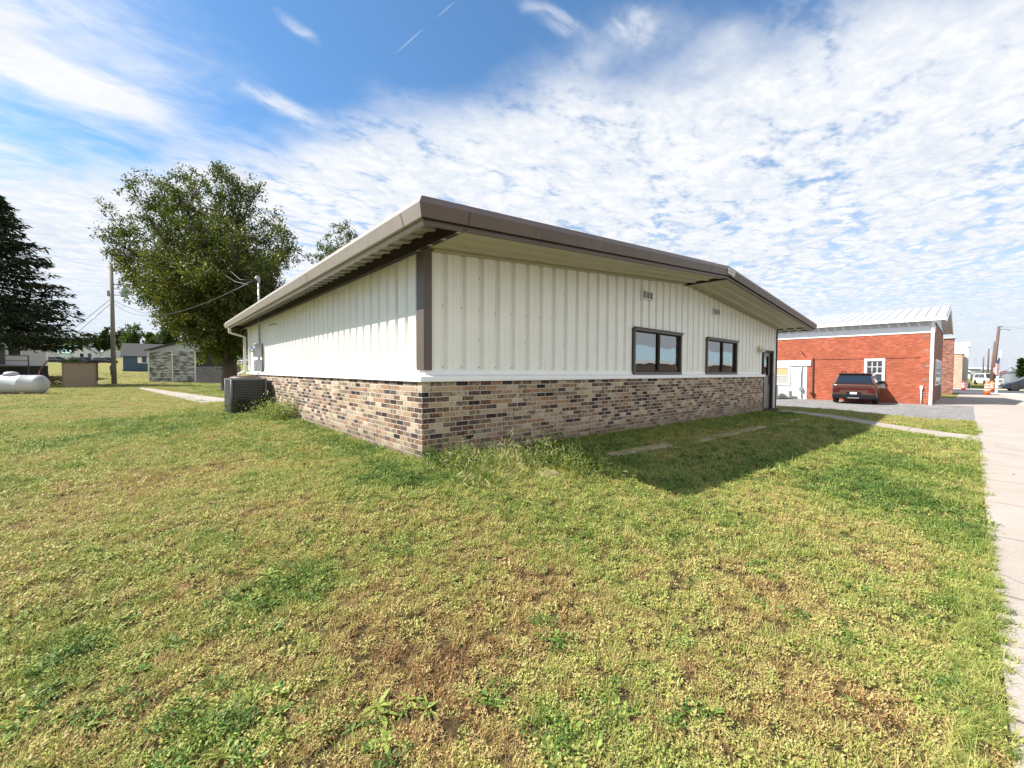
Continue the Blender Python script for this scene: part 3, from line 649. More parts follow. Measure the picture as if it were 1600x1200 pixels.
for s in (0, 1):
    y = -FO+.25
    while y < BL+FO-.25:
        for a, b, z in ((0, .26, 0), (.26, .28, .008), (.28, .3048, 0)):
            x0, x1 = (-EO+.14, BW/2) if s == 0 else (BW/2, BW+EO-.14)
            z0, z1 = 2.818+SL*(x0+EO if s == 0 else 0)+(SL*(BW/2+EO) if s else 0), 2.828+(SL*(BW/2+EO) if s == 0 else 0)
            y1 = min(y+b, BL+FO-.25)
            if y1 > y+a: mb.add([(x0, y+a, z0+z), (x1, y+a, z1+z), (x1, y1, z1+z), (x0, y1, z0+z)], [(0, 1, 2, 3)])
        y += .3048
mb.build('roof', ROOFM, bld)
# maker's plate at the ridge
pl = MB().box(7.02, 7.40, -FO-.014, -FO-.006, 0, 1)
pl.v = [(x, y-(0.0 if z > .5 else -.026), 3.40-(x-7.15)*SL-.012 if z > .5 else 3.285-(x-7.15)*SL) for x, y, z in pl.v]
plate = pl.build('maker_plate', mat('plate', (.62, .60, .56), .5), bld)
for i, (w, hh) in enumerate(((.035, .05), (.03, .045), (.04, .05), (.03, .05), (.035, .04), (.028, .05))):
    x = 7.055+i*.055; z = 3.335-(x-7.15)*SL
    mb = MB()
    mb.add([(x, -FO-.014, z-hh/2), (x+w*.45, -FO-.014, z-hh/2), (x+w, -FO-.018, z+hh/2), (x+w*.5, -FO-.018, z+hh/2)], [(0, 1, 2, 3)]); mb.build('plate_lettering', BROWN, plate)

def window_unit(W):
    x0, x1, z0, z1 = W; xm = (x0+x1)/2+.03
    w = MB(); yf, yb = .045, .13
    w.box(x0, x1, yf-.02, yb, z1-.05, z1); w.box(x0-.035, x1+.035, yf-.045, yf+.02, z1, z1+.018)
    w.box(x0, x1, yf-.01, yb, z0, z0+.05); w.box(x0, x0+.055, yf, yb, z0+.05, z1-.05); w.box(x1-.055, x1, yf, yb, z0+.05, z1-.05)
    fr = w.build('window', WFRAME, bld, bevel=.004)
    s = MB(); s.box(xm-.06, xm-.012, .062, .125, z0+.05, z1-.05); s.box(xm-.012, xm+.022, .078, .125, z0+.05, z1-.05)
    for a, b, y in ((x0+.055, xm-.06, .07), (xm+.022, x1-.055, .085)):
        s.box(a, b, y, .125, z1-.075, z1-.05); s.box(a, b, y, .125, z0+.05, z0+.075); s.box(a, a+.02, y, .125, z0+.075, z1-.075); s.box(b-.02, b, y, .125, z0+.075, z1-.075)
    s.build('sash', DBROWN, fr)
    g = MB()
    for a, b, y in ((x0+.075, xm-.06, .10), (xm+.022, x1-.075, .112)):
        g = MB(); g.add([(a, y, z0+.075), (b, y, z0+.075), (b, y, z1-.075), (a, y, z1-.075)], [(0, 1, 2, 3)]); g.build('pane', GLASS, fr)
    bl = MB(); z = z0+.07
    while z < z1-.07:
        bl.add([(x0+.08, .17, z), (x1-.10, .17, z), (x1-.10, .183, z+.021), (x0+.08, .183, z+.021)], [(0, 1, 2, 3)]); z += .0245
    bl.build('blind', BLIND, fr)
    MB().box(x0-.05, x1+.05, .30, .34, z0-.1, z1+.1).build('dark_room', BLACK, fr)
    MB().box(x0+.02, x1-.02, .16, .165, z0-.02, z0+.05).build('inner_sill', BLIND, fr)
window_unit(W1); window_unit(W2)
# door
x0, x1, z0, z1 = DR; zf = h1(13.4, -.1)+.05
fr = MB().box(x0, x0+.07, .06, .2, zf, z1).box(x1-.10, x1, .045, .2, zf, z1).box(x0, x1, .06, .2, z1-.07, z1).box(x0-.05, x1+.1, -.10, .2, zf-.12, zf+.02).build('door_frame', DBROWN, bld)
dr = MB()
dr.box(x0+.07, x1-.10, .13, .17, zf+.03, 1.0).box(x0+.07, x0+.20, .13, .17, 1.0, z1-.07).box(x1-.24, x1-.10, .13, .17, 1.0, z1-.07).box(x0+.20, x1-.24, .13, .17, 1.66, z1-.07)
door = dr.build('door', mat('brown_door', (.20, .17, .15), .4), bld)
MB().box(x0+.20, x1-.24, .145, .15, 1.0, 1.66).build('pane', GLASS, door)
MB().box(x0+.20, x1-.24, .17, .2, .95, 1.7).build('blind', BLIND, door)
MB().box(x1-.20, x1-.17, .09, .13, .70, .95).box(x1-.21, x1-.16, .12, .13, .66, 1.0).build('handle', BLACK, door)
MB().box(12.70, 12.80, .0, .30, zf-.1, .95).build('door_jamb', WHITE, bld)
# gable vents
for x0, z0 in ((5.23, 2.65), (8.80, 2.65)):
    w, h = .42, .18
    v = MB().box(x0, x0+w, .05, .10, z0, z0+.018).box(x0+.001, x0+w-.001, .098, .102, z0+.01, z0+h-.01).box(x0, x0+w, .05, .10, z0+h-.018, z0+h).build('vent', WHITE, bld)
    for i in range(4): f = MB(); f.box(x0+i*(w-.014)/3, x0+i*(w-.014)/3+.014, .052, .10, z0+.018, z0+h-.018); f.build('vent_bar', WHITE, v)
    f = MB()
    for i in range(7): z = z0+.022+i*.0205; f.add([(x0+.01, .06, z), (x0+w-.01, .06, z), (x0+w-.01, .09, z+.014), (x0+.01, .09, z+.014)], [(0, 1, 2, 3)])
    f.build('louvre', mat('louvre', (.16, .15, .14), .6), v)
# wall light: round base with two lamp heads
wl = MB().box(12.40, 12.60, .03, .10, 1.80, 1.96).build('wall_light', mat('ivory', (.62, .58, .44), .5), bld, bevel=.01)
for sx in (-1, 1):
    MB().lathe([(.02, .06), (.035, .03), (.06, -.06), (.055, -.062)], (12.50+sx*.11, -.02, 1.83), 12).build('lamp_head', mat('ivory', (0, 0, 0)), wl)
# downspout at the far left corner
ds = MB()
def duct(mb, pts, w=.085, d=.065):
    for a, b in zip(pts, pts[1:]):
        a, b = Vector(a), Vector(b); t = (b-a).normalized(); l = (b-a).length
        q = t.to_track_quat('Z', 'X').to_matrix().to_4x4(); q.translation = a; mb.box(-d/2, d/2, -w/2, w/2, -.01, l+.01, q, b=.008)
duct(ds, [(-EO+.10, BL+.30, 2.60), (-EO+.10, BL+.30, 2.42), (-.05, BL+.06, 2.28), (-.05, BL+.06, 1.06), (-.26, BL-.1, .96), (-.26, BL-.1, .2)])
ds.build('downspout', DSPOUT, bld)
# electric service on the left wall
sm_ = MB(); sm_.tube([(.02, 10.4, 1.8), (.02, 10.4, 3.86)], .032, 8); sm_.tube([(.02, 10.4, 3.84), (.02, 10.38, 3.95), (-.03, 10.30, 4.0), (-.1, 10.22, 3.93)], [.034, .05, .055, .03], 8)
mast = sm_.build('service_mast', GALV, bld)
MB().box(-.14, .06, 10.22, 10.56, 1.52, 1.93, b=.015).build('meter_box', GALV, bld)
MB().lathe([(.085, 0), (.085, -.03), (.075, -.10), (.03, -.115), (0, -.115)], (-.14, 10.39, 1.74), 16, 'x').build('electric_meter', glass_mat('meter_glass', 1.7), bld)
MB().box(-.12, .06, 10.20, 10.58, 1.06, 1.42, b=.012).box(-.02, .02, 10.36, 10.42, 1.4, 1.54).build('disconnect_box', GALV, bld)
MB().box(-.10, -.0, 8.62, 8.86, .52, .80, b=.01).tube([(-.05, 8.72, .53), (-.08, 8.74, .30), (-.2, 8.9, .14), (-.3, 9.1, .12)], .014, 6).tube([(-.05, 8.68, .53), (-.10, 8.70, .24), (-.22, 8.85, .08), (-.3, 9.0, .1)], .012, 6).build('conduit_box', DARK, bld)
MB().tube([(.04, 8.1, 2.36), (-.03, 8.1, 2.36), (-.10, 8.05, 2.33)], .012, 6).tube([(-.1, 8.05, 2.335), (-.12, 8.2, 2.32)], .01, 6).build('wire_hook', BLACK, bld)

# ------------------------------------------------------------------ air conditioner
def rounded_rect(hx, hy, r, n=5):
    o = []
    for cx, cy, a0 in ((hx-r, hy-r, 0), (-hx+r, hy-r, 90), (-hx+r, -hy+r, 180), (hx-r, -hy+r, 270)):
        for i in range(n+1): a = R(a0+90*i/n); o.append((cx+r*math.cos(a), cy+r*math.sin(a)))
    return o
zc = -.17
ac = thing('air_conditioner', 'square dark grey louvred air conditioner unit with rusty top beside the left wall', 'air conditioner', (-.60, 8.78, zc+.02), R(3))
ac.scale = (1.02, 1.0, 1.13)
MB().box(-.46, .46, -.46, .46, -.12, .045).build('pad', CONC, ac)
MB().prism(rounded_rect(.42, .42, .13), .05, .12, 'z').prism(rounded_rect(.40, .40, .12), .12, .86, 'z').build('coil', mat('coil', (.02, .021, .024), .6), ac)
g = MB()
z = .14
while z < .84:
    g.prism(rounded_rect(.428, .428, .14), z, z+.012, 'z'); z += .040
g.build('louvre_guard', DARK, ac)
for a, b in ((.42, .42), (-.42, .42), (.42, -.42), (-.42, -.42)): MB().lathe([(.03, .1), (.03, .88)], (a*.93, b*.93, 0), 8).build('corner_post', DARK, ac)
top = MB().prism(rounded_rect(.44, .44, .14), .86, .90, 'z').lathe([(.38, .90), (.36, .925), (.34, .93), (.0, .935)], n=24).build('top_cover', [mat('acgrey', (.16, .16, .165), .5, .3)], ac)
g = MB()
for k in range(5):
    r = .08+k*.065; g.tube([(r*math.cos(t), r*math.sin(t), .96-r*.06) for t in [i*math.pi/8 for i in range(17)]], .008, 4, False)
for k in range(8): t = k*math.pi/4; g.tube([(0, 0, .965), (.35*math.cos(t), .35*math.sin(t), .935)], .006, 4)
g.lathe([(.30, .93), (.30, .955), (.10, .965), (0, .966)], n=20); g.build('fan_guard', RUST, top)

# ------------------------------------------------------------------ foliage helpers
def leaves_object(name, C, dirs, size, m, parent=None, asp=.5, up=.0, jit=1.0, curl=True, lc=None, rng=RNG):
    """C: centres (n,3). One two-sided folded leaf quad-pair per centre."""
    n = len(C); a = rng.normal(size=(n, 3)); 
    if dirs is not None: a = a*jit+dirs
    a[:, 2] += up; a /= np.linalg.norm(a, axis=1)[:, None]
    b = np.cross(a, rng.normal(size=(n, 3))); b /= np.linalg.norm(b, axis=1)[:, None]; c = np.cross(a, b)
    s = (size*rng.uniform(.6, 1.3, n))[:, None]
    v0 = C; v1 = C+a*s*.5+b*s*asp*.5+c*s*.08; v2 = C+a*s; v3 = C+a*s*.5-b*s*asp*.5+c*s*.08
    V = np.stack([v0, v1, v2, v3], 1).reshape(-1, 3)
    me = D.meshes.new(name); me.vertices.add(4*n); me.vertices.foreach_set('co', V.ravel())
    me.loops.add(4*n); me.loops.foreach_set('vertex_index', np.arange(4*n)); me.polygons.add(n)
    me.polygons.foreach_set('loop_start', np.arange(n)*4); me.polygons.foreach_set('loop_total', np.full(n, 4))
    me.update(calc_edges=True); me.materials.append(m)
    at_ = me.attributes.new('lc', 'FLOAT', 'POINT')
    l = rng.uniform(0, 1, n) if lc is None else np.clip(lc+rng.normal(0, .16, n), 0, 1)
    at_.data.foreach_set('value', np.repeat(l, 4).astype(np.float32))
    o = D.objects.new(name, me); COL.objects.link(o)
    if parent: o.parent = parent
    return o
MAPLE = leaf_mat('maple_leaf', [(.018, .032, .007), (.042, .062, .012), (.085, .105, .020), (.18, .17, .038)], .32)
DEEP = leaf_mat('deep_leaf', [(.016, .030, .009), (.032, .052, .014), (.055, .080, .020)], .25)
MIDG = leaf_mat('mid_leaf', [(.035, .06, .012), (.065, .10, .02), (.11, .14, .03)], .35)
SPR = leaf_mat('spruce_needle', [(.008, .015, .006), (.018, .032, .013), (.045, .065, .028)], .12, .9)
WEED = leaf_mat('weed_leaf', [(.08, .12, .035), (.16, .21, .06), (.27, .30, .11), (.42, .37, .19)], .4)
RIGHT = Vector((RT[0], RT[1], 0)).normalized(); AWAY = Vector((FW[0], FW[1], 0)).normalized()

def curve_pts(a, b, n, bend, rng):
    a, b = Vector(a), Vector(b); o = []; j = Vector(rng.normal(size=3))*.08*(b-a).length
    for i in range(n+1):
        t = i/n; p = a.lerp(b, t); p += Vector(bend)*math.sin(math.pi*t)*1.0 + j*math.sin(2*math.pi*t)*.4; o.append(p)
    return o
def broadleaf(name, label, base, trunk_r, fork, targets, nsub, nleaf, lsize, m, cat='tree', group=None, seed=1, subl=2.2, spread=.36, cloud=None, clump=26):
    """targets: list of limb end points relative to base. Limbs fork at height `fork`."""
    rng = np.random.default_rng(seed); t = thing(name, label, cat, base, 0, group)
    T = MB(); T.smooth = True
    fk = Vector((0, 0, fork)); T.tube([(0, 0, -.3), (0, 0, .05), (trunk_r*.1, 0, fork*.5), (0, 0, fork*1.08)], [trunk_r*1.7, trunk_r*1.25, trunk_r, trunk_r*.85], 12)
    C = []; Dr = []; K = []
    for tg in targets:
        tg = Vector(tg); n = 9; hz = Vector((tg.x, tg.y, 0))
        pts = curve_pts(fk*(.8+.25*rng.random()), tg, n, -hz*.10+Vector((0, 0, -.02*tg.z)), rng)
        r0 = trunk_r*.55*rng.uniform(.8, 1.1); T.tube(pts, [max(.012, r0*(1-i/n)**.9) for i in range(n+1)], 6)
        axis = (pts[-1]-pts[0]).normalized(); lk = rng.random()
        for s in range(nsub):
            f = .18+.82*(s+rng.random())/nsub; i = min(n-1, int(f*n)); p = pts[i].lerp(pts[i+1], f*n-i)
            d = Vector(rng.normal(size=3)); d = (d-axis*d.dot(axis)).normalized(); d = (d*.9+axis*.7+Vector((0, 0, .25))).normalized()
            L = subl*(1.15-.75*f)*rng.uniform(.6, 1.25)
            q = p+d*L; sp = curve_pts(p, q, 4, Vector((0, 0, .06*L)), rng)
            T.tube(sp, [max(.008, r0*.28*(1-k/4.5)) for k in range(5)], 4, False)
            nl = int(nleaf*L/subl); ncl = max(3, int(nl/clump)); cu = rng.uniform(.2, 1.1, ncl); co_ = rng.normal(size=(ncl, 3))*spread*1.25; ci_ = rng.integers(0, ncl, nl); u = cu[ci_]+rng.normal(0, .03, nl)
            P = np.array(p)[None]+(np.array(q)-np.array(p))[None]*u[:, None]; P[:, 2] += .06*L*np.sin(math.pi*np.clip(u, 0, 1))
            P += co_[ci_]*(L/subl)**.5+rng.normal(size=(nl, 3))*spread*.42
            C.append(P); Dr.append(np.tile(np.array(d), (nl, 1))); K.append(np.clip(.3*lk+.12+.55*rng.random(ncl)[ci_], 0, 1))
    T.build('trunk', BARK, t)
    C = np.concatenate(C); Dr = np.concatenate(Dr); K = np.concatenate(K)
    leaves_object('crown', C, Dr*.8, lsize, m, t, asp=.62, lc=K, rng=rng); return t

# ------------------------------------------------------------------ the big tree left of the building
def ptgt(base, px, py, depth_off, bdepth):                # limb end seen near (px,py), depth_off metres nearer/farther than the trunk
    dep = bdepth+depth_off; d = ray(px, py); q = CP+d*dep; return Vector(q)-Vector(base)
mbz = at(358, 27.7)
mt = [ptgt(mbz, a, b, c, 27.7) for a, b, c in [(162, 395, -1), (172, 335, 1.5), (160, 365, 0), (205, 290, -2), (245, 285, 1), (275, 280, -3), (298, 275, 3), (330, 265, 0), (352, 272, -2), (378, 285, 2), (405, 300, -1), (428, 335, 1), (445, 365, -2), (440, 405, 2), (180, 420, 0), (215, 435, -2.5), (240, 400, -4.5), (300, 350, -5), (360, 360, -5), (400, 410, -4), (262, 430, -4), (240, 350, 4), (330, 330, 4.5), (400, 360, 4), (320, 430, -4.5), (290, 420, -3), (350, 460, -4), (380, 440, 3), (270, 380, 0), (330, 390, 0), (420, 450, 0), (345, 500, -2.0), (410, 500, 2), (360, 490, 4), (375, 500, -3.5), (300, 300, -1.5)]]
broadleaf('maple_tree', 'tall dense green tree with a forked trunk left of the cream building', mbz, .42, 2.3, mt, 20, 520, .145, MAPLE, seed=5, subl=2.1, spread=.34)
lb = [ptgt(mbz, a, b, c, 27.7) for a, b, c in [(300, 528, -2.5), (322, 540, -2), (312, 552, -1.5), (345, 520, -1), (385, 545, -1), (395, 560, 0), (370, 570, 1.5)]]
lowb = broadleaf('maple_low', 'x', mbz, .10, 3.0, lb, 9, 60, .17, leaf_mat('sunlit_leaf', [(.06, .10, .015), (.13, .18, .025), (.20, .23, .04)], .5), seed=8, subl=1.3, spread=.25)
mroot = [o for o in D.objects if o.name == 'maple_tree'][0]
for c in list(lowb.children):
    if c.name.startswith('crown'): c.parent = mroot; c.name = 'low_foliage'
    else: D.objects.remove(c)
D.objects.remove(lowb)
# tree top seen above the roof
sb = at(540, 34)
broadleaf('ash_tree', 'small thin tree top showing above the roof behind the cream building', sb, .22, 3.0, [ptgt(sb, a, b, c, 34) for a, b, c in [(496, 385, 0), (508, 365, 1), (530, 345, 0), (548, 342, -1), (560, 372, 1), (525, 385, -1), (545, 385, 0), (575, 390, 1), (590, 400, 0), (520, 410, 1)]], 10, 330, .15, MAPLE, seed=9, subl=1.8, spread=.28)

# spruce at the left edge
def spruce(label, base, h, r, seed=3):
    rng = np.random.default_rng(seed); t = thing('spruce_tree', label, 'tree', base)
    T = MB(); T.tube([(0, 0, -.3), (0, 0, h*.5), (0, 0, h)], [.34, .18, .03], 10); C = []; Dr = []
    z = 3.9
    while z < h-.2:
        f = (z-2.0)/(h-2.0); L = r*(1-f)**.85+.25; nb = int(6+6*(1-f))
        for k in range(nb):
            a = rng.uniform(0, 2*math.pi); l = L*rng.uniform(.72, 1.1); d = np.array([math.cos(a), math.sin(a), 0]); side = np.array([-d[1], d[0], 0])
            droop = -.20*(1-f)+.15*f
            T.tube([Vector((0, 0, z)), Vector(d*l*.5)+Vector((0, 0, z+droop*l*.6)), Vector(d*l)+Vector((0, 0, z+droop*l*.75+.06*l))], [.04, .025, .008], 4, False)
            n = int(95*l/r)+12; u = rng.uniform(.12, 1, n)**.8; w = rng.normal(size=n)*(.30*l*(1.15-u)*.55+.05)
            P = d[None]*(u*l)[:, None]+side[None]*w[:, None]; P[:, 2] = z+droop*l*np.where(u < .5, u*1.2, .6+.3*(u-.5))+.06*l*np.clip(u-.6, 0, 1)*2-np.abs(rng.normal(size=n))*.10-np.abs(w)*.15
            C.append(P); q = d[None]*.7+side[None]*np.sign(w)[:, None]*.6; q = np.tile(q, 1); q[:, 2] = -.3; Dr.append(q)
        z += rng.uniform(.20, .34)
    T.build('trunk', BARK, t); C = np.concatenate(C); Dr = np.concatenate(Dr)
    leaves_object('crown', C, Dr, .42, SPR, t, asp=.30, jit=.35, rng=rng)
sp = at(-10, 33); spruce('dark drooping spruce at the left edge of the lawn', sp, 16.3, 6.6)

# far trees, each by column, depth, width px, top px
FT = [(100, 175, 60, 532, MIDG, 'pale green tree line peak at far left above the white houses'), (148, 170, 46, 524, DEEP, 'dark tree filling the gap left of the pole above the cottages'), (252, 125, 46, 512, MIDG, 'green tree rising between the blue house and the shed roof'), (320, 130, 56, 528, MIDG, 'green tree behind the board fence'), (122, 150, 52, 528, MIDG, 'pale green rounded tree above the white house roof'), (166, 155, 34, 512, DEEP, 'dark narrow tree just left of the utility pole'),
      (192, 150, 36, 512, DEEP, 'dark tree directly behind the utility pole'), (210, 120, 56, 506, MIDG, 'mid green bushy tree right of the utility pole'), (238, 140, 30, 522, MIDG, 'small green tree above the blue house'),
      (266, 95, 60, 496, DEEP, 'dark broad tree behind the blue house roof'), (300, 105, 50, 520, DEEP, 'dark tree behind the weathered shed roof'), (85, 165, 50, 536, DEEP, 'low dark tree behind the spruce branches'), (340, 120, 60, 515, DEEP, 'dark tree glimpsed behind the forked trunk'),
      (1583, 120, 26, 573, MIDG, 'green bushy tree behind the grey bin'), (1598, 75, 26, 556, DEEP, 'dark tree crown at the right edge above the van'), (1530, 190, 24, 578, MIDG, 'low green tree behind the white vehicle')]
for i, (px, dep, wpx, top, m, lab) in enumerate(FT):
    b = at(px, dep); h = zat(top, dep)-b.z; off = math.atan((px-800)/CF); r = wpx/2*dep/CF*math.cos(off); rng = np.random.default_rng(50+i)
    tg = []
    for k in range(12):
        a = rng.uniform(0, 2*math.pi); e = rng.uniform(-.1, 1); rr = r*.75*math.sqrt(max(0, 1-max(0, e)**2))*rng.uniform(.5, 1)
        tg.append((rr*math.cos(a), rr*math.sin(a), h*.52+h*.42*e))
    broadleaf('far_tree', lab, b, .28, h*.2, tg, 8, 70, .55 if dep < 130 else .7, m, seed=60+i, subl=r*.45, spread=r*.12, group=None)

# ------------------------------------------------------------------ propane tank
tp = at(13, 22.3); tk = thing('propane_tank', 'long white propane tank lying on the lawn at the left edge', 'tank', (tp.x, tp.y, tp.z-.06), math.atan2(RT[1], RT[0])+R(14))
TANK = mat('tank_paint', (.43, .44, .45), .38, var=.10, vscale=1.5, dirt=((.40, .40, .38), .62, (1, 1, 3)))
r = .53; prof = [(0, -2.35)]
for i in range(1, 8): a = i/8*math.pi/2; prof.append((r*math.sin(a), -2.05-.30*math.cos(a)*1.0))
prof += [(r, -2.05), (r, -.71), (r+.006, -.70), (r+.006, -.66), (r, -.65), (r, .65), (r+.006, .66), (r+.006, .70), (r, .71), (r, 1.35)]
for i in range(7, -1, -1): a = i/8*math.pi/2; prof.append((r*math.sin(a), 1.35+.32*math.cos(a)))
MB().lathe(prof, (0, 0, .57), 40, 'x').build('shell', TANK, tk)
MB().lathe([(.29, .0), (.29, .12), (.26, .18), (.15, .23), (.0, .25)], (.12, 0, 1.05), 24).build('dome_lid', TANK, tk)
for x in (-1.5, .8): MB().box(x-.07, x+.07, -.34, .34, -.12, .22).build('leg', CONC, tk)

# ------------------------------------------------------------------ tan well house with plants on the roof
A_, wdt, ang = facing(97, 150, 30.6, -.05)
wb = thing('well_house', 'low tan plywood well house with weeds growing on its flat top', 'shed', (A_.x, A_.y, A_.z), ang)
hgt = zat(571.5, 30.5)-A_.z
MB().box(0, wdt, 0, 1.6, -.2, hgt).build('wall', TAN, wb)
for xa, xb in ((-.01, .05), (wdt-.06, wdt+.01)): MB().box(xa, xb, -.02, -.001, 0, hgt-.01).build('batten', mat('tanb', (.20, .16, .12), .7), wb)
MB().box(-.08, wdt+.12, -.10, 1.72, hgt, hgt+.07).build('roof', mat('oldroof', (.075, .06, .048), .9, var=.3, vscale=8), wb)
MB().box(wdt+.02, wdt+.10, .3, .42, hgt*.25, hgt, Matrix.Rotation(0, 4, 'Y')).build('side_brace', mat('brace', (.16, .09, .06), .8), wb)
C = np.stack([RNG.uniform(0, wdt*.55, 420), RNG.uniform(.1, 1.4, 420), hgt+.07+np.abs(RNG.normal(0, .13, 420))], -1)
leaves_object('roof_weeds', C, None, .12, MIDG, wb)['kind'] = 'stuff'

# ------------------------------------------------------------------ old shed and board fence
A_ = at(232, 43); B_ = at(306, 44.5); wdt = (B_-A_).length; ang = math.atan2(B_.y-A_.y, B_.x-A_.x)
sh = thing('old_shed', 'weathered shed with peeling white paint and low gable roof', 'shed', (A_.x, A_.y, -.2), ang)
hz = zat(552, 43)+.2
def peel(name, lo):
    m = D.materials.new(name); m.use_nodes = True; nt = m.node_tree; b = nt.nodes['Principled BSDF']; L = nt.links; tc = nn(nt, 'ShaderNodeTexCoord')
    mp = nn(nt, 'ShaderNodeMapping'); L.new(tc.outputs['Object'], mp.inputs[0]); mp.inputs['Scale'].default_value = (1.3, 1.3, 4.6)
    n = nn(nt, 'ShaderNodeTexNoise'); L.new(mp.outputs[0], n.inputs[0]); n.inputs['Scale'].default_value = 1.15; n.inputs['Detail'].default_value = 5; n.inputs['Roughness'].default_value = .62
    s = nn(nt, 'ShaderNodeSeparateXYZ'); L.new(tc.outputs['Object'], s.inputs[0])
    bd = math_n(nt, 'FLOORED_MODULO', s.outputs[2], .18); ln = math_n(nt, 'LESS_THAN', bd, .015)
    c = ramp(nt, n.outputs[0], [(lo-.08, (.10, .092, .085)), (lo+.0, (.27, .26, .255)), (lo+.05, (.50, .50, .49)), (lo+.2, (.60, .60, .59))])
    c = mixc(nt, ln, c, (.07, .06, .055)); L.new(c, b.inputs['Base Color']); b.inputs['Roughness'].default_value = .8; return m
PEEL = peel('peeling_paint', .485)
MB().box(0, wdt, 0, 5.5, -.3, hz).build('wall', PEEL, sh)
MB().box(-.02, -.002, -.02, 5.5, 0, hz).box(-.03, .08, -.03, -.002, 0, hz).box(wdt-.1, wdt+.02, -.03, -.002, 0, hz).box(wdt*.49, wdt*.51, -.03, -.002, 0, hz).box(wdt*.02, wdt*.48, -.025, -.003, hz-.06, hz).build('corner_board', WHITE, sh)
pkx = wdt*.66+1.2; pk = hz+1.35; x0, x1 = -.25, 2*pkx+.25
MB().prism([(0, hz), (2*pkx, hz), (pkx, pk-.1)], .05, 5.4, 'y').build('gable', mat('gable', (.50, .52, .56), .7, var=.08), sh)
rf = MB(); rf.add([(x0, -.3, hz-.03), (pkx, -.3, pk), (pkx, 5.8, pk), (x0, 5.8, hz-.03), (x0, -.3, hz+.06), (pkx, -.3, pk+.1), (pkx, 5.8, pk+.1), (x0, 5.8, hz+.06)], [(0, 1, 5, 4), (4, 5, 6, 7), (3, 0, 4, 7), (0, 3, 2, 1)])
rf.add([(x1, -.3, hz-.03), (pkx, -.3, pk), (pkx, 5.8, pk), (x1, 5.8, hz-.03), (x1, -.3, hz+.06), (pkx, -.3, pk+.1), (pkx, 5.8, pk+.1), (x1, 5.8, hz+.06)], [(0, 4, 5, 1), (4, 7, 6, 5), (0, 1, 2, 3)])
rf.build('roof', mat('shedroof', (.10, .09, .085), .85, var=.2), sh)
MB().box(wdt+.02, 2*pkx, .3, .5, -.2, hz).build('rear_wall', mat('oldwood', (.055, .05, .047), .9, var=.35, vscale=6), sh)
fn = thing('board_fence', 'dark weathered board fence between the shed and the forked tree', 'fence', (0, 0, 0), 0)
a, b = at(306, 43.2), at(352, 42); n = int((b-a).length/.16); mbf = MB(); db = (b-a).normalized(); fang = math.atan2(db.y, db.x)
for i in range(n+14):
    p = a+db*(i*.16); hh = 1.75+random.uniform(-.05, .05); M_ = Matrix.Translation((p.x, p.y, h1(p.x, p.y))) @ Matrix.Rotation(fang, 4, 'Z'); mbf.box(0, .14, 0, .025, -.05, hh, M_)
mbf.build('boards', mat('fencewood', (.06, .055, .055), .9, var=.35, vscale=5), fn)
M_ = Matrix.Translation((a.x, a.y, a.z)) @ Matrix.Rotation(fang, 4, 'Z'); MB().box(0, n*.16+2, .03, .08, .4, .5, M_).box(0, n*.16+2, .03, .08, 1.3, 1.4, M_).build('rail', GREYW, fn)

# ------------------------------------------------------------------ generic gabled house
def lap_mat(name, col, pitch=.12):
    m = D.materials.new(name); m.use_nodes = True; nt = m.node_tree; b = nt.nodes['Principled BSDF']; L = nt.links; tc = nn(nt, 'ShaderNodeTexCoord')
    s = nn(nt, 'ShaderNodeSeparateXYZ'); L.new(tc.outputs['Object'], s.inputs[0]); f = math_n(nt, 'DIVIDE', math_n(nt, 'FLOORED_MODULO', s.outputs[2], pitch), pitch)
    c = ramp(nt, f, [(0, tuple(k*.45 for k in col)), (.12, tuple(k*.97 for k in col)), (1, col)]); L.new(c, b.inputs['Base Color']); b.inputs['Roughness'].default_value = .6
    bp = nn(nt, 'ShaderNodeBump'); bp.inputs['Distance'].default_value = .02; L.new(f, bp.inputs['Height']); L.new(bp.outputs[0], b.inputs['Normal']); return m
LAPW = lap_mat('white_lap', (.62, .64, .68)); LAPB = lap_mat('blue_lap', (.055, .095, .15)); DGLASS = mat('dark_window', (.03, .035, .045), .08, spec=.8)
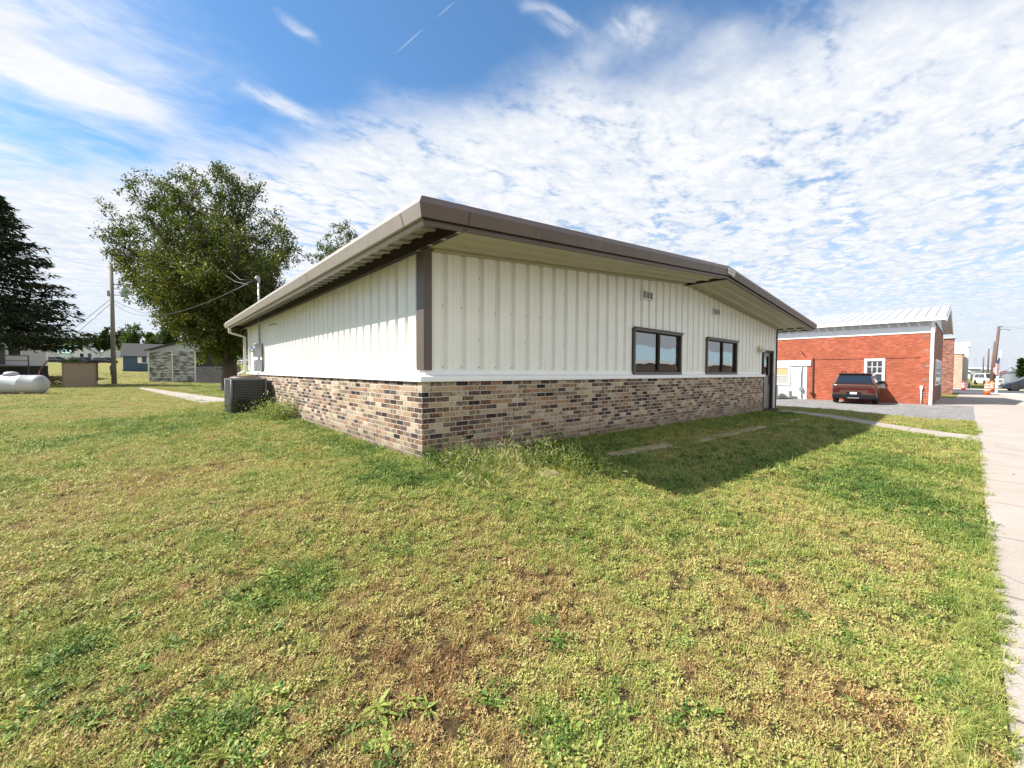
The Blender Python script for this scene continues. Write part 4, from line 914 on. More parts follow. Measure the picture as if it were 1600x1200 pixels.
def house(name, label, cat, loc, rz, w, d, hw, rise, wallm, roofm, wins=(), doors=(), axis='x', over=.35, base=0.0, shutters=None, group=None, chimney=False):
    """front wall at y=0 facing -y; ridge along x (axis x) or y"""
    t = thing(name, label, cat, loc, rz, group)
    wl = MB(); wl.box(0, w, 0, d, base-1.0, hw)
    if axis == 'y': wl.prism([(0, hw), (w, hw), (w/2, hw+rise)], 0, d, 'y')
    else: wl.prism([(0, hw), (d, hw), (d/2, hw+rise)], 0, w, 'x')
    wl.build('wall', wallm, t)
    rf = MB(); th = .12
    L_, S = (w, d) if axis == 'x' else (d, w); sl = rise/(S/2)
    for sgn in (0, 1):
        e, k = (-over, S/2) if sgn == 0 else (S+over, S/2)
        ze, zk = hw-over*sl+.02, hw+rise+.02
        q = [(e, ze), (k, zk), (k, zk+th), (e, ze+th)]
        if sgn: q = q[::-1]
        if axis == 'x': rf.prism(q, -over, L_+over, 'x')
        else: rf.prism(q, -over, L_+over, 'y')
    r_ = rf.build('roof', roofm, t)
    if chimney: MB().box(w*.6, w*.6+.5, d*.5, d*.5+.5, hw, hw+rise+.8).build('chimney', REDB, r_)
    for x0, x1, z0, z1 in wins:
        f = MB().box(x0, x1, -.05, -.002, z0, z0+.07).box(x0, x1, -.05, -.002, z1-.07, z1).box(x0, x0+.07, -.05, -.002, z0+.07, z1-.07).box(x1-.07, x1, -.05, -.002, z0+.07, z1-.07).build('window', WHITE, t)
        MB().box(x0+.07, x1-.07, -.03, -.004, z0+.07, z1-.07).build('pane', DGLASS, f)
        if shutters:
            for a in (x0-.42, x1+.02): MB().box(a, a+.4, -.04, -.003, z0, z1).build('shutter', shutters, t)
    for x0, x1, z0, z1 in doors: MB().box(x0, x1, -.06, -.002, z0, z1, b=.02).build('door', mat('housedoor', (.07, .075, .085), .5), t)
    return t
# white house half hidden by the spruce, with porch
A_, wdt, ang = facing(-60, 75, 38, .0); gz = A_.z
hb = zat(576, 39)-gz
hh_ = house('white_house', 'white lap sided house with a dark porch behind the spruce', 'house', (A_.x, A_.y, gz), ang, wdt, 8, hb+2.7, 1.8, LAPW, mat('dark_shingle', (.06, .06, .062), .9, var=.15), wins=[(wdt-2.6, wdt-1.7, hb+.9, hb+2.2), (wdt-4.6, wdt-3.6, hb+.9, hb+2.2)], doors=[(wdt-3.3, wdt-2.75, hb+.1, hb+2.1)], axis='x', base=hb)
MB().box(-.05, wdt+.02, -.06, -.003, -.3, hb-.02).build('skirting', BLACK, hh_)
MB().box(wdt-.12, wdt+.03, -.05, -.002, hb, hb+2.7).build('corner_board', WHITE, hh_)
pc = MB(); pc.box(wdt-6.5, wdt-1.2, -1.5, -.07, hb-.14, hb)
pc.build('porch_deck', mat('deckw', (.10, .085, .075), .9), hh_)
pc = MB()
for x in (wdt-6.4, wdt-4.9, wdt-3.4, wdt-1.3): pc.box(x, x+.09, -1.5, -1.41, -.2, hb+1.0)
pc.box(wdt-6.4, wdt-1.2, -1.48, -1.43, hb+.92, hb+1.0).box(wdt-6.4, wdt-1.2, -1.48, -1.43, hb+.45, hb+.51); pc.build('porch_rail', mat('railw', (.10, .07, .055), .9), hh_)
# blue house
A_, wdt, ang = facing(191.5, 262, 62); gz = zat(581, 62)
house('blue_house', 'small blue house with white shutters and dark roof', 'house', (A_.x, A_.y, gz), ang, wdt, 7, zat(560.5, 62)-gz, 2.0, LAPB, mat('charcoal_shingle', (.05, .048, .05), .9, var=.2, vscale=5), wins=[(2.15, 2.85, .95, 2.0)], shutters=WHITE, axis='x', over=.2)
MB().box(-.03, .08, -.05, -.001, 0, 2.0).build('corner_board', WHITE, D.objects['blue_house'])
# white cottage with pale green metal roof wing, farther up the slope
gz = zat(569, 105)
def place_px(px, dep): p = at(px, dep); return p
A_, wdt, ang = facing(114, 150, 105)
house('white_cottage', 'small white gabled cottage with window and dark door beyond the tan well house', 'house', (A_.x, A_.y, gz), ang, wdt, 9, zat(554.5, 105)-gz, 1.7, mat('cottage_white', (.62, .64, .67), .7), mat('cottage_roof', (.12, .12, .125), .9), wins=[(wdt*.30, wdt*.50, .8, 2.1)], doors=[(wdt*.66, wdt*.82, 0, 2.1)], axis='y')
A_, wdt, ang = facing(94, 118, 110)
house('green_roof_wing', 'white building with pale green metal roof left of the cottage', 'house', (A_.x, A_.y, gz), ang, wdt*1.15, 8, zat(556, 110)-gz, 2.1, mat('cottage_white', (0, 0, 0)), mat('mint_roof', (.42, .58, .52), .4, var=.05), axis='x')
A_, wdt, ang = facing(138, 170, 116)
house('white_barn', 'plain white gable end behind the cottage', 'house', (A_.x-1.5, A_.y, gz), ang, wdt*1.0, 10, zat(557, 116)-gz, 3.0, mat('cottage_white', (0, 0, 0)), mat('cottage_roof', (0, 0, 0)), axis='y')
A_ = place_px(160, 150); gz2 = zat(566, 150)
house('grey_roof_house', 'house with brown grey roof behind the utility pole', 'house', (A_.x, A_.y, gz2), ang, 9, 8, 2.6, 2.6, mat('cottage_white', (0, 0, 0)), mat('brown_roof', (.17, .13, .11), .9), axis='y', chimney=True)
A_ = place_px(72, 150); gz2 = zat(566, 150)
house('far_white_house', 'far white house glimpsed between the spruce house and the cottage', 'house', (A_.x, A_.y, gz2), ang, 7, 7, 2.8, 2.0, mat('cottage_white', (0, 0, 0)), mat('cottage_roof', (0, 0, 0)), axis='x')

# low red shrub and pink pole between house and well house
sb_ = at(80, 36)
C = np.stack([RNG.normal(0, 1.0, 900), RNG.normal(0, .5, 900), np.abs(RNG.normal(.3, .28, 900))], -1)
o = leaves_object('red_shrub', C, None, .14, leaf_mat('red_leaf', [(.07, .02, .018), (.14, .035, .03), (.10, .06, .03)], .2)); o.location = sb_; o.rotation_euler = (0, 0, math.atan2(RT[1], RT[0])); tag(o, 'low dark red shrub between the white house and the well house', 'shrub')
p0, p1 = at(62, 34), at(75, 34); o = MB().tube([(p0.x, p0.y, zat(584, 34)), (p1.x, p1.y, zat(568, 34))], .05, 6).tube([(p0.x-.2, p0.y, p0.z), (p0.x, p0.y, zat(584, 34))], .05, 6).build('leaning_pole', mat('pinkpole', (.42, .16, .14), .7)); tag(o, 'pinkish pole leaning beside the white house', 'pole')

# ------------------------------------------------------------------ utility pole with transformer, and wires
pp = at(178, 38); pole = thing('utility_pole', 'grey wooden utility pole with transformer on the left lawn', 'utility pole', (pp.x, pp.y, pp.z))
ph = zat(418, 38)-pp.z
MB().tube([(0, 0, -.3), (0, 0, ph)], [.20, .13], 12).build('shaft', GREYW, pole)
z1 = zat(462, 38)-pp.z; Rv = np.array(RIGHT)
def off(a, z, b=0): q = RIGHT*a+AWAY*b; return (q.x, q.y, z)
MB().lathe([(.0, -.42), (.24, -.42), (.26, -.36), (.26, .36), (.20, .44), (0, .46)], off(1.15, z1), 18).build('transformer', mat('transformer', (.28, .36, .33), .5, var=.08), pole)
for za, zb, ra in ((.35, .30, .92), (-.25, -.25, .92), (.7, .75, 1.0)): MB().tube([off(0, z1+za), off(ra, z1+zb)], .035, 6).build('bracket', GALV, pole)
MB().lathe([(.035, 0), (.05, .05), (.03, .08), (.05, .12), (.03, .2)], off(1.1, z1+.44), 10).lathe([(.035, 0), (.05, .05), (.03, .08), (.05, .12), (.03, .2)], off(1.25, z1+.40), 10).build('insulator', WHITE, pole)
MB().box(-.12, .12, -.12, .12, 0, .5, Matrix.Translation(off(-.28, z1-.35))).build('cutout', GALV, pole)
MB().tube([off(-.1, .9, -.16), off(-.1, 1.6, -.16)], .06, 6).box(-.14, .14, -.25, -.14, 1.35, 1.75, Matrix.Rotation(CYAW-math.pi/2, 4, 'Z')).build('pole_tag', DARK, pole)
def wire(label, pts, sag, r=.012, name='overhead_wire', grp=None):
    mb = MB()
    for a, b in zip(pts, pts[1:]):
        a, b = Vector(a), Vector(b); n = 18
        mb.tube([a.lerp(b, i/n)-Vector((0, 0, sag*4*(i/n)*(1-i/n))) for i in range(n+1)], r, 4)
    return tag(mb.build(name, BLACK), label, 'wire', grp)
def wp(a, z): q = Vector(pp)+Vector(off(a, z)); return q
head = Vector((-.12, 10.2, 3.88))
wire('drooping service wire running from the transformer pole to the mast on the roof', [wp(.15, z1-1.0), head], 1.15, .014)
q = MB(); q.tube([head, head+Vector((-.3, .5, .05)), head+Vector((-.5, .9, .35))], .012, 4).tube([head, head+Vector((-.2, .3, -.1)), head+Vector((-.4, .7, .0)), head+Vector((-.6, 1.3, .28))], .012, 4)
q.build('wire_tails', BLACK, bld)
for i, (py, lab) in enumerate(((470, 'upper of the two wires falling left from the pole towards the far houses'), (478, 'lower of the two wires falling left from the pole towards the far houses'))):
    e = at(20-i*10, 120); wire(lab, [wp(0, z1-.5-i*.4), (e.x, e.y, zat(620+i*25, 120)+8)], 1.0, .022)
for i, (pl, pr, lab) in enumerate(((393, 404, 'topmost long power line crossing behind the spruce'), (400, 411, 'second long power line below the topmost one'), (428, 436, 'third power line ending at the pole above the transformer'))):
    a = at(-120, 60); b = at(185, 40); wire(lab, [(a.x, a.y, zat(pl-22, 60)), (b.x, b.y, zat(pr+14, 40))], .2, .010)
e = at(330, 55); wire('slack wire from the pole passing behind the forked tree', [wp(.2, z1-.8), (e.x, e.y, zat(505, 55))], .9, .014)

# ------------------------------------------------------------------ red brick building across the gravel
rb = thing('brick_building', 'long orange red brick building with white metal roof across the gravel lot', 'building')
X0, Y0, XE = 30.0, -3.17, 41.0; zg = -1.4
def wall_with_hole(mb, x, y0, y1, z0, z1, hy0, hy1, hz0, hz1, t=.3):
    mb.box(x, x+t, y0, hy0, z0, z1).box(x, x+t, hy1, y1, z0, z1).box(x, x+t, hy0, hy1, z0, hz0).box(x, x+t, hy0, hy1, hz1, z1)
w = MB(); wall_with_hole(w, X0, Y0, 2.62, zg, 3.37, -1.10, -.36, .34, 1.86); w.box(X0, X0+.3, 2.62, 12, 1.95, 3.37).box(X0, X0+.3, 6.5, 12, zg, 1.95); w.build('side_wall', REDB, rb)
MB().box(X0+.3, XE, Y0, Y0+.3, zg, 4.05).build('front_wall', DARKB, rb)  # shade on the front face put into the colour by darker brick
w = MB(); zq = -.6; k = 0
while zq < 3.3:
    w.box(X0-.004, X0+.1, Y0-.004, Y0+(.42 if k % 2 else .2), zq, zq+.20); zq += .2032*2; k += 1
w.build('corner_quoins', DARKB, rb)
MB().box(X0-.03, X0+.2, Y0-.05, 12, 3.37, 3.76).build('trim_band', WHITE, rb)
MB().box(X0-.015, X0+.2, Y0-.02, 12, 3.76, 4.14).build('upper_panel', mat('greypanel2', (.50, .52, .53), .6, var=.05), rb)
XR, ZR, ZE, ZF = 35.5, 5.42, 4.20, 4.20
rf = MB(); y = -3.62
while y < 12.2:
    for s in (0, 1):
        xa, xb, za, zb = (X0-.42, XR, ZE, ZR) if s == 0 else (XR, XE+.42, ZR, ZF)
        y1 = min(y+.40, 12.2)
        rf.add([(xa, y, za), (xb, y, zb), (xb, y1, zb), (xa, y1, za)], [(0, 1, 2, 3)])
        rf.add([(xa, y, za), (xb, y, zb), (xb, y, zb+.007), (xa, y, za+.007), (xa, y+.05, za), (xb, y+.05, zb), (xb, y+.05, zb+.007), (xa, y+.05, za+.007)], [(0, 1, 2, 3), (4, 7, 6, 5), (3, 2, 6, 7), (0, 3, 7, 4)])
    y += .42
rf.build('roof', mat('white_steel_roof', (.40, .415, .43), .45, .1, var=.06, vscale=.6), rb)
rk = MB(); rk.prism([(X0-.42, ZE-.06), (XR, ZR-.06), (XE+.42, ZF-.06), (XE+.42, ZF-.26), (XR, ZR-.26), (X0-.42, ZE-.26)], -3.66, -3.60, 'y').box(X0-.46, X0-.36, -3.62, 12.2, ZE-.20, ZE-.01)
rk.build('roof_fascia', WHITE, rb)
rk = MB(); rk.add([(X0-.4, -3.6, ZE-.22), (XR, -3.6, ZR-.2), (XE+.4, -3.6, ZF-.22), (XE+.4, Y0, ZF-.22), (XR, Y0, ZR-.2), (X0-.4, Y0, ZE-.22)], [(0, 1, 4, 5), (1, 2, 3, 4)])
rk.prism([(X0, 4.0), (XE, 4.0), (XE, ZF-.24), (XR, ZR-.22), (X0, ZE-.24)], Y0+.0, Y0+.1, 'y'); rk.build('gable_panel', mat('gablew', (.60, .60, .60), .6), rb)
f = MB().box(X0-.05, X0+.02, -1.20, -1.07, .24, 1.97).box(X0-.05, X0+.02, -.39, -.26, .24, 1.97).box(X0-.05, X0+.02, -1.07, -.39, 1.83, 1.97).box(X0-.08, X0+.02, -1.24, -.22, .20, .33).build('window', WHITE, rb)
MB().box(X0, X0+.04, -1.07, -.39, 1.05, 1.12).box(X0, X0+.04, -.86, -.83, 1.12, 1.83).box(X0, X0+.04, -.63, -.60, 1.12, 1.83).box(X0, X0+.04, -1.07, -.39, 1.46, 1.49).build('muntin', WHITE, f)
MB().box(X0+.05, X0+.06, -1.1, -.36, .34, 1.86).build('pane', GLASS, f)
c = MB()
for k in range(14): y = -1.08+k*.05; c.box(X0+.14, X0+.16, y, y+.03, .36, 1.85)
c.build('curtain', mat('curtain', (.55, .58, .55), .8), f); MB().box(X0+.3, X0+.32, -1.2, -.2, .2, 2).build('dark_room', BLACK, f)
MB().box(X0-.06, X0+.1, 2.42, 6.6, 1.58, 1.92).build('header_board', WHITE, rb)
an = MB(); an.box(X0+.02, X0+.1, 2.62, 6.5, zg, 1.58)
y = 2.64
while y < 6.5: an.box(X0, X0+.03, y, y+.03, -.5, 1.57); y += .42
an.build('infill_panel', mat('infill', (.72, .72, .71), .55), rb)
f = MB().box(X0-.06, X0+.0, 3.56, 4.75, .25, .35).box(X0-.06, X0+.0, 3.56, 4.75, 1.42, 1.52).box(X0-.06, X0, 3.56, 3.66, .35, 1.42).box(X0-.06, X0, 4.65, 4.75, .35, 1.42).box(X0-.05, X0, 3.66, 4.65, .88, .93).build('window', WHITE, rb)
MB().box(X0-.03, X0-.004, 3.66, 4.65, .93, 1.42).build('pane', mat('yellow_shade', (.48, .36, .18), .5), f); MB().box(X0-.03, X0-.004, 3.66, 4.65, .35, .88).build('pane', mat('greyshade', (.38, .37, .33), .4), f)
MB().tube([(X0-.04, 2.93, 1.9), (X0-.04, 2.93, .1)], .03, 6).tube([(X0-.04, 2.93, -.1), (X0-.06, 2.88, -.6)], .03, 6).box(X0-.14, X0-.02, 2.82, 3.0, -.12, .12).build('conduit', GALV, rb)
MB().tube([(X0-.05, 2.30, 2.07), (X0-.05, 2.28, -.35), (X0-.15, 2.2, -.55)], .035, 6).box(X0-.15, X0-.01, 2.2, 2.4, -.30, -.18).build('drain_pipe', DBROWN, rb)
MB().tube([(X0-.02, 2.95, 2.52), (X0-.12, 2.80, 2.28)], .03, 6).build('wall_bracket', DBROWN, rb)
MB().tube([(X0-.012, 2.3, 1.96), (X0-.012, -2.7, 1.99)], .010, 4).build('wall_cable', DBROWN, rb)
MB().box(X0-.16, X0-.04, Y0-.02, Y0+.11, -.72, 3.95).box(X0-.2, X0-.02, Y0-.05, Y0+.14, 3.9, 4.1).build('downspout', WHITE, rb)
MB().tube([(X0-.05, Y0+.42, -.7), (X0-.05, Y0+.42, .25)], .03, 6).box(X0-.1, X0-.01, Y0+.36, Y0+.48, .2, .4).build('vent_pipe', WHITE, rb)
for a in (32.2, 34.1, 36.0, 37.9): 
    f = MB().box(a, a+1.4, Y0-.04, Y0-.002, .35, 1.95).build('window', WHITE, rb)
    MB().box(a+.1, a+.66, Y0-.05, Y0-.042, .45, 1.85).box(a+.74, a+1.3, Y0-.05, Y0-.042, .45, 1.85).build('pane', DGLASS, f)
MB().tube([(38.6, Y0-.06, -.7), (38.6, Y0-.06, 1.5)], .035, 6).build('vent_pipe', WHITE, rb)
tag(MB().box(29.0, 29.75, 3.35, 4.05, -.62, -.10, b=.03).build('window_unit', mat('acbeige', (.50, .49, .46), .6, var=.1)), 'beige box shaped air conditioner on the ground by the white infill wall', 'air conditioner')
D.objects['window_unit'].name = 'condenser_unit'
q = thing('propane_cylinder', 'rounded grey tank standing by the white infill wall', 'tank', (28.2, 4.15, -.62))
MB().lathe([(.0, 0), (.34, 0), (.36, .08), (.36, .75), (.28, 1.0), (.12, 1.1), (0, 1.12)], n=18).build('shell', mat('greytank', (.42, .45, .44), .5), q)
MB().lathe([(.09, 1.1), (.09, 1.2), (0, 1.22)], n=10).build('valve_cap', GALV, q)

# second and third buildings down the street
b2 = thing('corner_brick_building', 'second brick building with a dark corner pier past the long roofed one', 'building')
MB().box(50.9, 54.5, -2.9, -2.6, zg-.2, 4.0).box(50.9, 51.2, -2.6, 6, zg-.2, 4.0).build('wall', REDB, b2)
MB().box(50.6, 51.6, -3.55, -2.88, zg-.2, 4.22).build('pier', DARKB, b2); MB().box(50.5, 51.7, -3.62, -2.8, 4.22, 4.32).box(50.8, 54.6, -2.88, 6.1, 4.02, 4.12).build('coping', mat('coping', (.5, .46, .42), .8), b2)
MB().box(50.86, 50.9, -2.2, -1.7, .3, .9).build('meter_box', GALV, b2)
b3 = thing('tan_brick_building', 'tan brick storefront building beyond the cross street', 'building')
MB().box(74, 84, -3.85, 6, zg-.4, 3.6).build('wall', TANB, b3); MB().box(73.9, 84.1, -3.95, 6.1, 3.62, 3.8).build('coping', WHITE, b3)
b4 = thing('white_parapet_building', 'tall white stucco storefront just past the tan brick one', 'building')
MB().box(84.3, 96, -4.3, 6, zg-.4, 4.9).build('wall', mat('stucco', (.66, .64, .60), .8, var=.05), b4); MB().box(84.2, 88, -4.45, 6, 4.92, 5.6).build('parapet', mat('stucco', (0, 0, 0)), b4)
MB().box(86, 92, -5.6, -4.32, 1.6, 1.8).build('awning', mat('awning', (.35, .42, .45), .6), b4)
# fuel station canopy and low far buildings
cn = thing('canopy', 'flat white canopy on posts over dark bays at the end of the sidewalk', 'canopy', tuple(at(1512, 105)))
def loc_box(mb, a0, a1, b0, b1, z0, z1):
    c_, s_ = math.atan2(RIGHT.y, RIGHT.x), 0; mb.box(a0, a1, b0, b1, z0, z1, Matrix.Rotation(c_, 4, 'Z')); return mb
loc_box(MB(), -2.2, 1.9, 0, 8, 1.75, 2.5).build('fascia', WHITE, cn); loc_box(MB(), -1.0, .7, -.02, -.001, 1.9, 2.2).build('sign_panel', BLACK, cn)
pst = MB()
for a in (-1.9, 1.6): loc_box(pst, a, a+.2, .5, .7, -.2, 1.75)
pst.build('post', GALV, cn); loc_box(MB(), -2.2, 2.0, 6, 8, -.2, 1.75).build('rear_wall', BLACK, cn)
for px, dep, wd, zt, lab, col in ((1516, 170, 12, 572, 'pale low far building left of the row of poles', (.62, .62, .6)), (1538, 180, 14, 578, 'grey white far building behind the row of poles', (.55, .56, .57))):
    p = at(px, dep); house('far_building', lab, 'building', (p.x, p.y, p.z), math.atan2(RIGHT.y, RIGHT.x), wd, 10, (zat(zt, dep)-p.z)*.8, (zat(zt, dep)-p.z)*.2, mat('farw%d' % px, col, .7), mat('farroof', (.5, .5, .5), .6))
# grain bin
gb = at(1580, 95); g_ = thing('grain_bin', 'grey corrugated grain bin with cone roof behind the minivan', 'grain bin', tuple(gb))
prof = []; z = 0; hb_ = zat(580.5, 95)-gb.z
while z < hb_: prof += [(1.9, z), (1.94, z+.05)]; z += .1
MB().lathe(prof, n=24).build('shell', GALV, g_); MB().lathe([(2.05, hb_-.02), (.3, hb_+.95), (.3, hb_+1.1), (0, hb_+1.15)], n=24).build('roof', mat('binroof', (.18, .19, .2), .5, .3), g_)

# poles along the street
POLES = [(1549.5, 1558, 50, 508, .16, 'brown wooden street pole with a lamp arm, nearest of the row on the right'), (1548, 1552.5, 68, 532, .15, 'second brown pole just behind the lamp pole'), (1543, 1543.5, 95, 543, .16, 'third thin pole left of the lamp pole'), (1536, 1536, 125, 556, .17, 'farthest thin pole at the end of the row')]
tops = []
for i, (pb, pt, dep, ty, r, lab) in enumerate(POLES):
    b = at(pb, dep); dx = (pt-pb)/CF*dep; h = zat(ty, dep)-b.z
    t = thing('street_pole', lab, 'utility pole', tuple(b)); tp_ = RIGHT*dx+Vector((0, 0, h))
    MB().tube([(0, 0, -.3), tp_], [r*1.2, r*.8], 8).build('shaft', WOODP, t); tops.append(b+tp_)
    if i == 0:
        a = tp_+Vector((0, 0, -.45)); ar = MB().tube([a, a+RIGHT*.6+Vector((0, 0, .12)), a+RIGHT*1.15+Vector((0, 0, .05))], .03, 6).build('lamp_arm', GALV, t)
        MB().lathe([(0, -.05), (.10, -.03), (.12, .03), (.05, .08), (0, .09)], tuple(a+RIGHT*1.3+Vector((0, 0, .0))), 10, sc=(1.6, 1)).build('lamp_head', GALV, t)
        MB().tube([tp_-RIGHT*.1, tp_+RIGHT*.5], .04, 6).build('crossbar', GALV, t)
for i, (a, b) in enumerate(zip(tops, tops[1:])): wire(['wire between the lamp pole and the second pole', 'wire between the second and third poles', 'wire between the third and farthest poles'][i], [a, b], .4, .010)
wire('wire running right from the top of the lamp pole', [tops[0], tops[0]+RIGHT*22+Vector((0, 0, -.2))], .5, .010)
# white leaning flag post
b = at(1557.5, 38.5); fp = thing('flag_pole', 'white leaning flag pole with a drooping striped flag', 'flag pole', tuple(b)); h = zat(546, 38.5)-b.z; lean = RIGHT*(5/CF*38.5)
MB().tube([(0, 0, -.1), lean*.35+Vector((0, 0, h*.42))], .09, 8).tube([lean*.35+Vector((0, 0, h*.42)), lean+Vector((0, 0, h))], .055, 8).build('shaft', WHITE, fp)
# flag: folded cloth hanging from a short staff, stripes in the material
fm = D.materials.new('flag_cloth'); fm.use_nodes = True; nt = fm.node_tree; bs = nt.nodes['Principled BSDF']; uvn = nn(nt, 'ShaderNodeUVMap'); uvn.uv_map = 'flag'; s = nn(nt, 'ShaderNodeSeparateXYZ'); nt.links.new(uvn.outputs[0], s.inputs[0])
st = math_n(nt, 'GREATER_THAN', math_n(nt, 'FLOORED_MODULO', math_n(nt, 'MULTIPLY', s.outputs[1], 6.5), 1), .5)
c = mixc(nt, st, (.55, .03, .05), (.75, .73, .72)); can = math_n(nt, 'MULTIPLY', math_n(nt, 'LESS_THAN', s.outputs[0], .4), math_n(nt, 'GREATER_THAN', s.outputs[1], .46))
c = mixc(nt, can, c, (.03, .04, .12)); nt.links.new(c, bs.inputs['Base Color'])
nu, nv = 16, 12; vs = []; uvs = []
for j in range(nv+1):
    for i in range(nu+1):
        u, v = i/nu, j/nv; q = RIGHT*(-.10-.55*u*(.5+.2*v)+.05*math.sin(9*u+2*v))+AWAY*(.10*math.sin(12*u+3*v))+lean*.8; vs.append(tuple(q+Vector((0, 0, h*.86-1.15*u-(1-v)*.62)))); uvs.append((u, v))
me = D.meshes.new('flag'); w_ = nu+1; me.from_pydata(vs, [], [(j*w_+i, j*w_+i+1, (j+1)*w_+i+1, (j+1)*w_+i) for j in range(nv) for i in range(nu)]); uvl = me.uv_layers.new(name='flag')
for l in me.loops: uvl.data[l.index].uv = uvs[l.vertex_index]
me.materials.append(fm); me.polygons.foreach_set('use_smooth', [True]*len(me.polygons)); fo = D.objects.new('flag', me); COL.objects.link(fo); fo.parent = fp
# traffic drums
ORG = mat('orange_drum', (.72, .14, .02), .5); 
def drum(name, label, loc, h, r, m1):
    t = thing(name, label, 'traffic drum', loc, 0, 'traffic drums by the crossing')
    MB().lathe([(r*1.35, 0), (r*1.35, .07), (r*1.05, .09)], n=18).build('base', mat('drumbase', (.16, .02, .02), .8), t)
    MB().lathe([(r*1.02, .08), (r, h*.3), (r*.93, h*.31), (r*.92, h*.55), (r*.86, h*.56), (r*.84, h*.8), (r*.78, h*.81), (r*.72, h*.95), (r*.3, h), (0, h)], n=18).build('body', m1, t)
    q = MB()
    for z0, z1 in ((.33, .42), (.52, .61), (.71, .79)): q.lathe([(r*(1.08-z0*.3)+.004, h*z0), (r*(1.08-z1*.3)+.004, h*z1)], n=18)
    q.build('reflective_band', mat('bandw', (.8, .78, .74), .4), t); MB().box(-.05, .05, -.02, .02, h, h*1.08).build('handle', m1, t); return t
b = at(1543.5, 36); drum('traffic_drum', 'large orange and white traffic drum on the sidewalk end beside the lamp pole', tuple(b), 1.22, .20, ORG)
b = at(1506, 46); drum('traffic_drum', 'smaller red and white traffic drum near the tan brick storefront', tuple(b), 1.0, .17, mat('red_drum', (.6, .05, .03), .5))
b = at(1551, 44); drum('traffic_drum', 'orange traffic drum partly behind the lamp pole foot', tuple(b), 1.1, .18, ORG)
b = at(1512.5, 50); af = thing('a_frame_sign', 'small dark folding sign beside the red traffic drum', 'sign', tuple(b), .5)
for s in (-1, 1): MB().box(-.3, .3, -.02, .02, 0, .95, Matrix.Translation((0, s*.22, 0)) @ Matrix.Rotation(s*R(13), 4, 'X')).build('panel', DARK, af)
b = at(1565.5, 60); sg = thing('street_sign', 'small red and white sign on a post left of the grain bin', 'sign', tuple(b)); zt = zat(578, 60)-b.z
MB().tube([(0, 0, 0), (0, 0, zt)], .03, 6).build('post', GALV, sg); loc_box(MB(), -.32, .42, -.06, -.03, zt-.42, zt).build('panel', mat('redsign', (.45, .04, .04), .5), sg); loc_box(MB(), -.24, .34, -.07, -.062, zt-.26, zt-.16).build('lettering', WHITE, sg)

# ------------------------------------------------------------------ cars
def car(name, label, cat, loc, rz, prof_low, prof_top, W, paint, wheels, wr, side_wins, glass=None):
    """x forward, rear bumper at x=0. prof_*: closed side polygons (x,z). prof_top tapers inwards (tumblehome)."""
    t = thing(name, label, cat, loc, rz)
    L_ = max(p[0] for p in prof_low); n = len(prof_low)
    b = MB(); b.smooth = False
    # lower body: five lengthwise layers across the width give rounded flanks
    ys = [(-W/2+.0, .93), (-W/2+.0, 1), (W/2, 1)]
    def layer(y, s, poly, cx, cz): return [(cx+(x-cx)*s, y, cz+(z-cz)*s) for x, z in poly]
    cx, cz = L_/2, .62
    Ls = [layer(-W/2, .955, prof_low, cx, cz), layer(-W/2+.07, .992, prof_low, cx, cz), layer(-W/2+.22, 1, prof_low, cx, cz), layer(W/2-.22, 1, prof_low, cx, cz), layer(W/2-.07, .992, prof_low, cx, cz), layer(W/2, .955, prof_low, cx, cz)]
    vs = [p for l in Ls for p in l]; fs = [tuple(range(n)), tuple(5*n+i for i in range(n-1, -1, -1))]
    for k in range(5):
        for i in range(n): fs.append((k*n+i, (k+1)*n+i, (k+1)*n+(i+1) % n, k*n+(i+1) % n))
    b.add(vs, fs)
    # greenhouse
    m = len(prof_top); z0 = min(z for _, z in prof_top); z1 = max(z for _, z in prof_top)
    def yy(z): return W/2-.04-.23*(z-z0)/(z1-z0)
    vs = [(x, -yy(z), z) for x, z in prof_top]+[(x, yy(z), z) for x, z in prof_top]
    b.add(vs, [tuple(range(m)), tuple(2*m-1-i for i in range(m))]+[(i, m+i, m+(i+1) % m, (i+1) % m) for i in range(m)])
    b.build('body', paint, t, bevel=.045)
    for poly in side_wins:
        for s in (-1, 1):
            q = MB(); pv = [(x, s*(yy(z)+.006), z) for x, z in poly]; pi = [(x, s*(yy(z)-.03), z) for x, z in poly]; k = len(poly)
            q.add(pv+pi, [tuple(range(k)) if s < 0 else tuple(range(k-1, -1, -1))]+[(i, (i+1) % k, k+(i+1) % k, k+i) for i in range(k)]); q.build('side_window', glass or CARGL, t)
    for wx in wheels:
        for s in (-1, 1):
            yo = s*(W/2-.10); wh = MB().lathe([(wr*.62, -.115), (wr*.95, -.115), (wr, -.08), (wr, .08), (wr*.95, .115), (wr*.62, .115)], (wx, yo, wr), 24, 'y').build('wheel', RUBBER, t)
            q = MB().lathe([(wr*.64, s*.09), (wr*.60, s*.105), (wr*.15, s*.085), (0, s*.085)], (wx, yo, wr), 24, 'y')
            q.build('rim', CHROME, wh)
            MB().prism([(wx+(wr+.09)*math.cos(a), wr+(wr+.09)*math.sin(a)) for a in [math.pi*i/12 for i in range(13)]], s*(W/2+.012), s*(W/2-.16), 'y').build('wheel_arch', BLACK, t)
    return t
PAINT = mat('copper_paint', (.13, .055, .038), .28, .5, coat=.8)
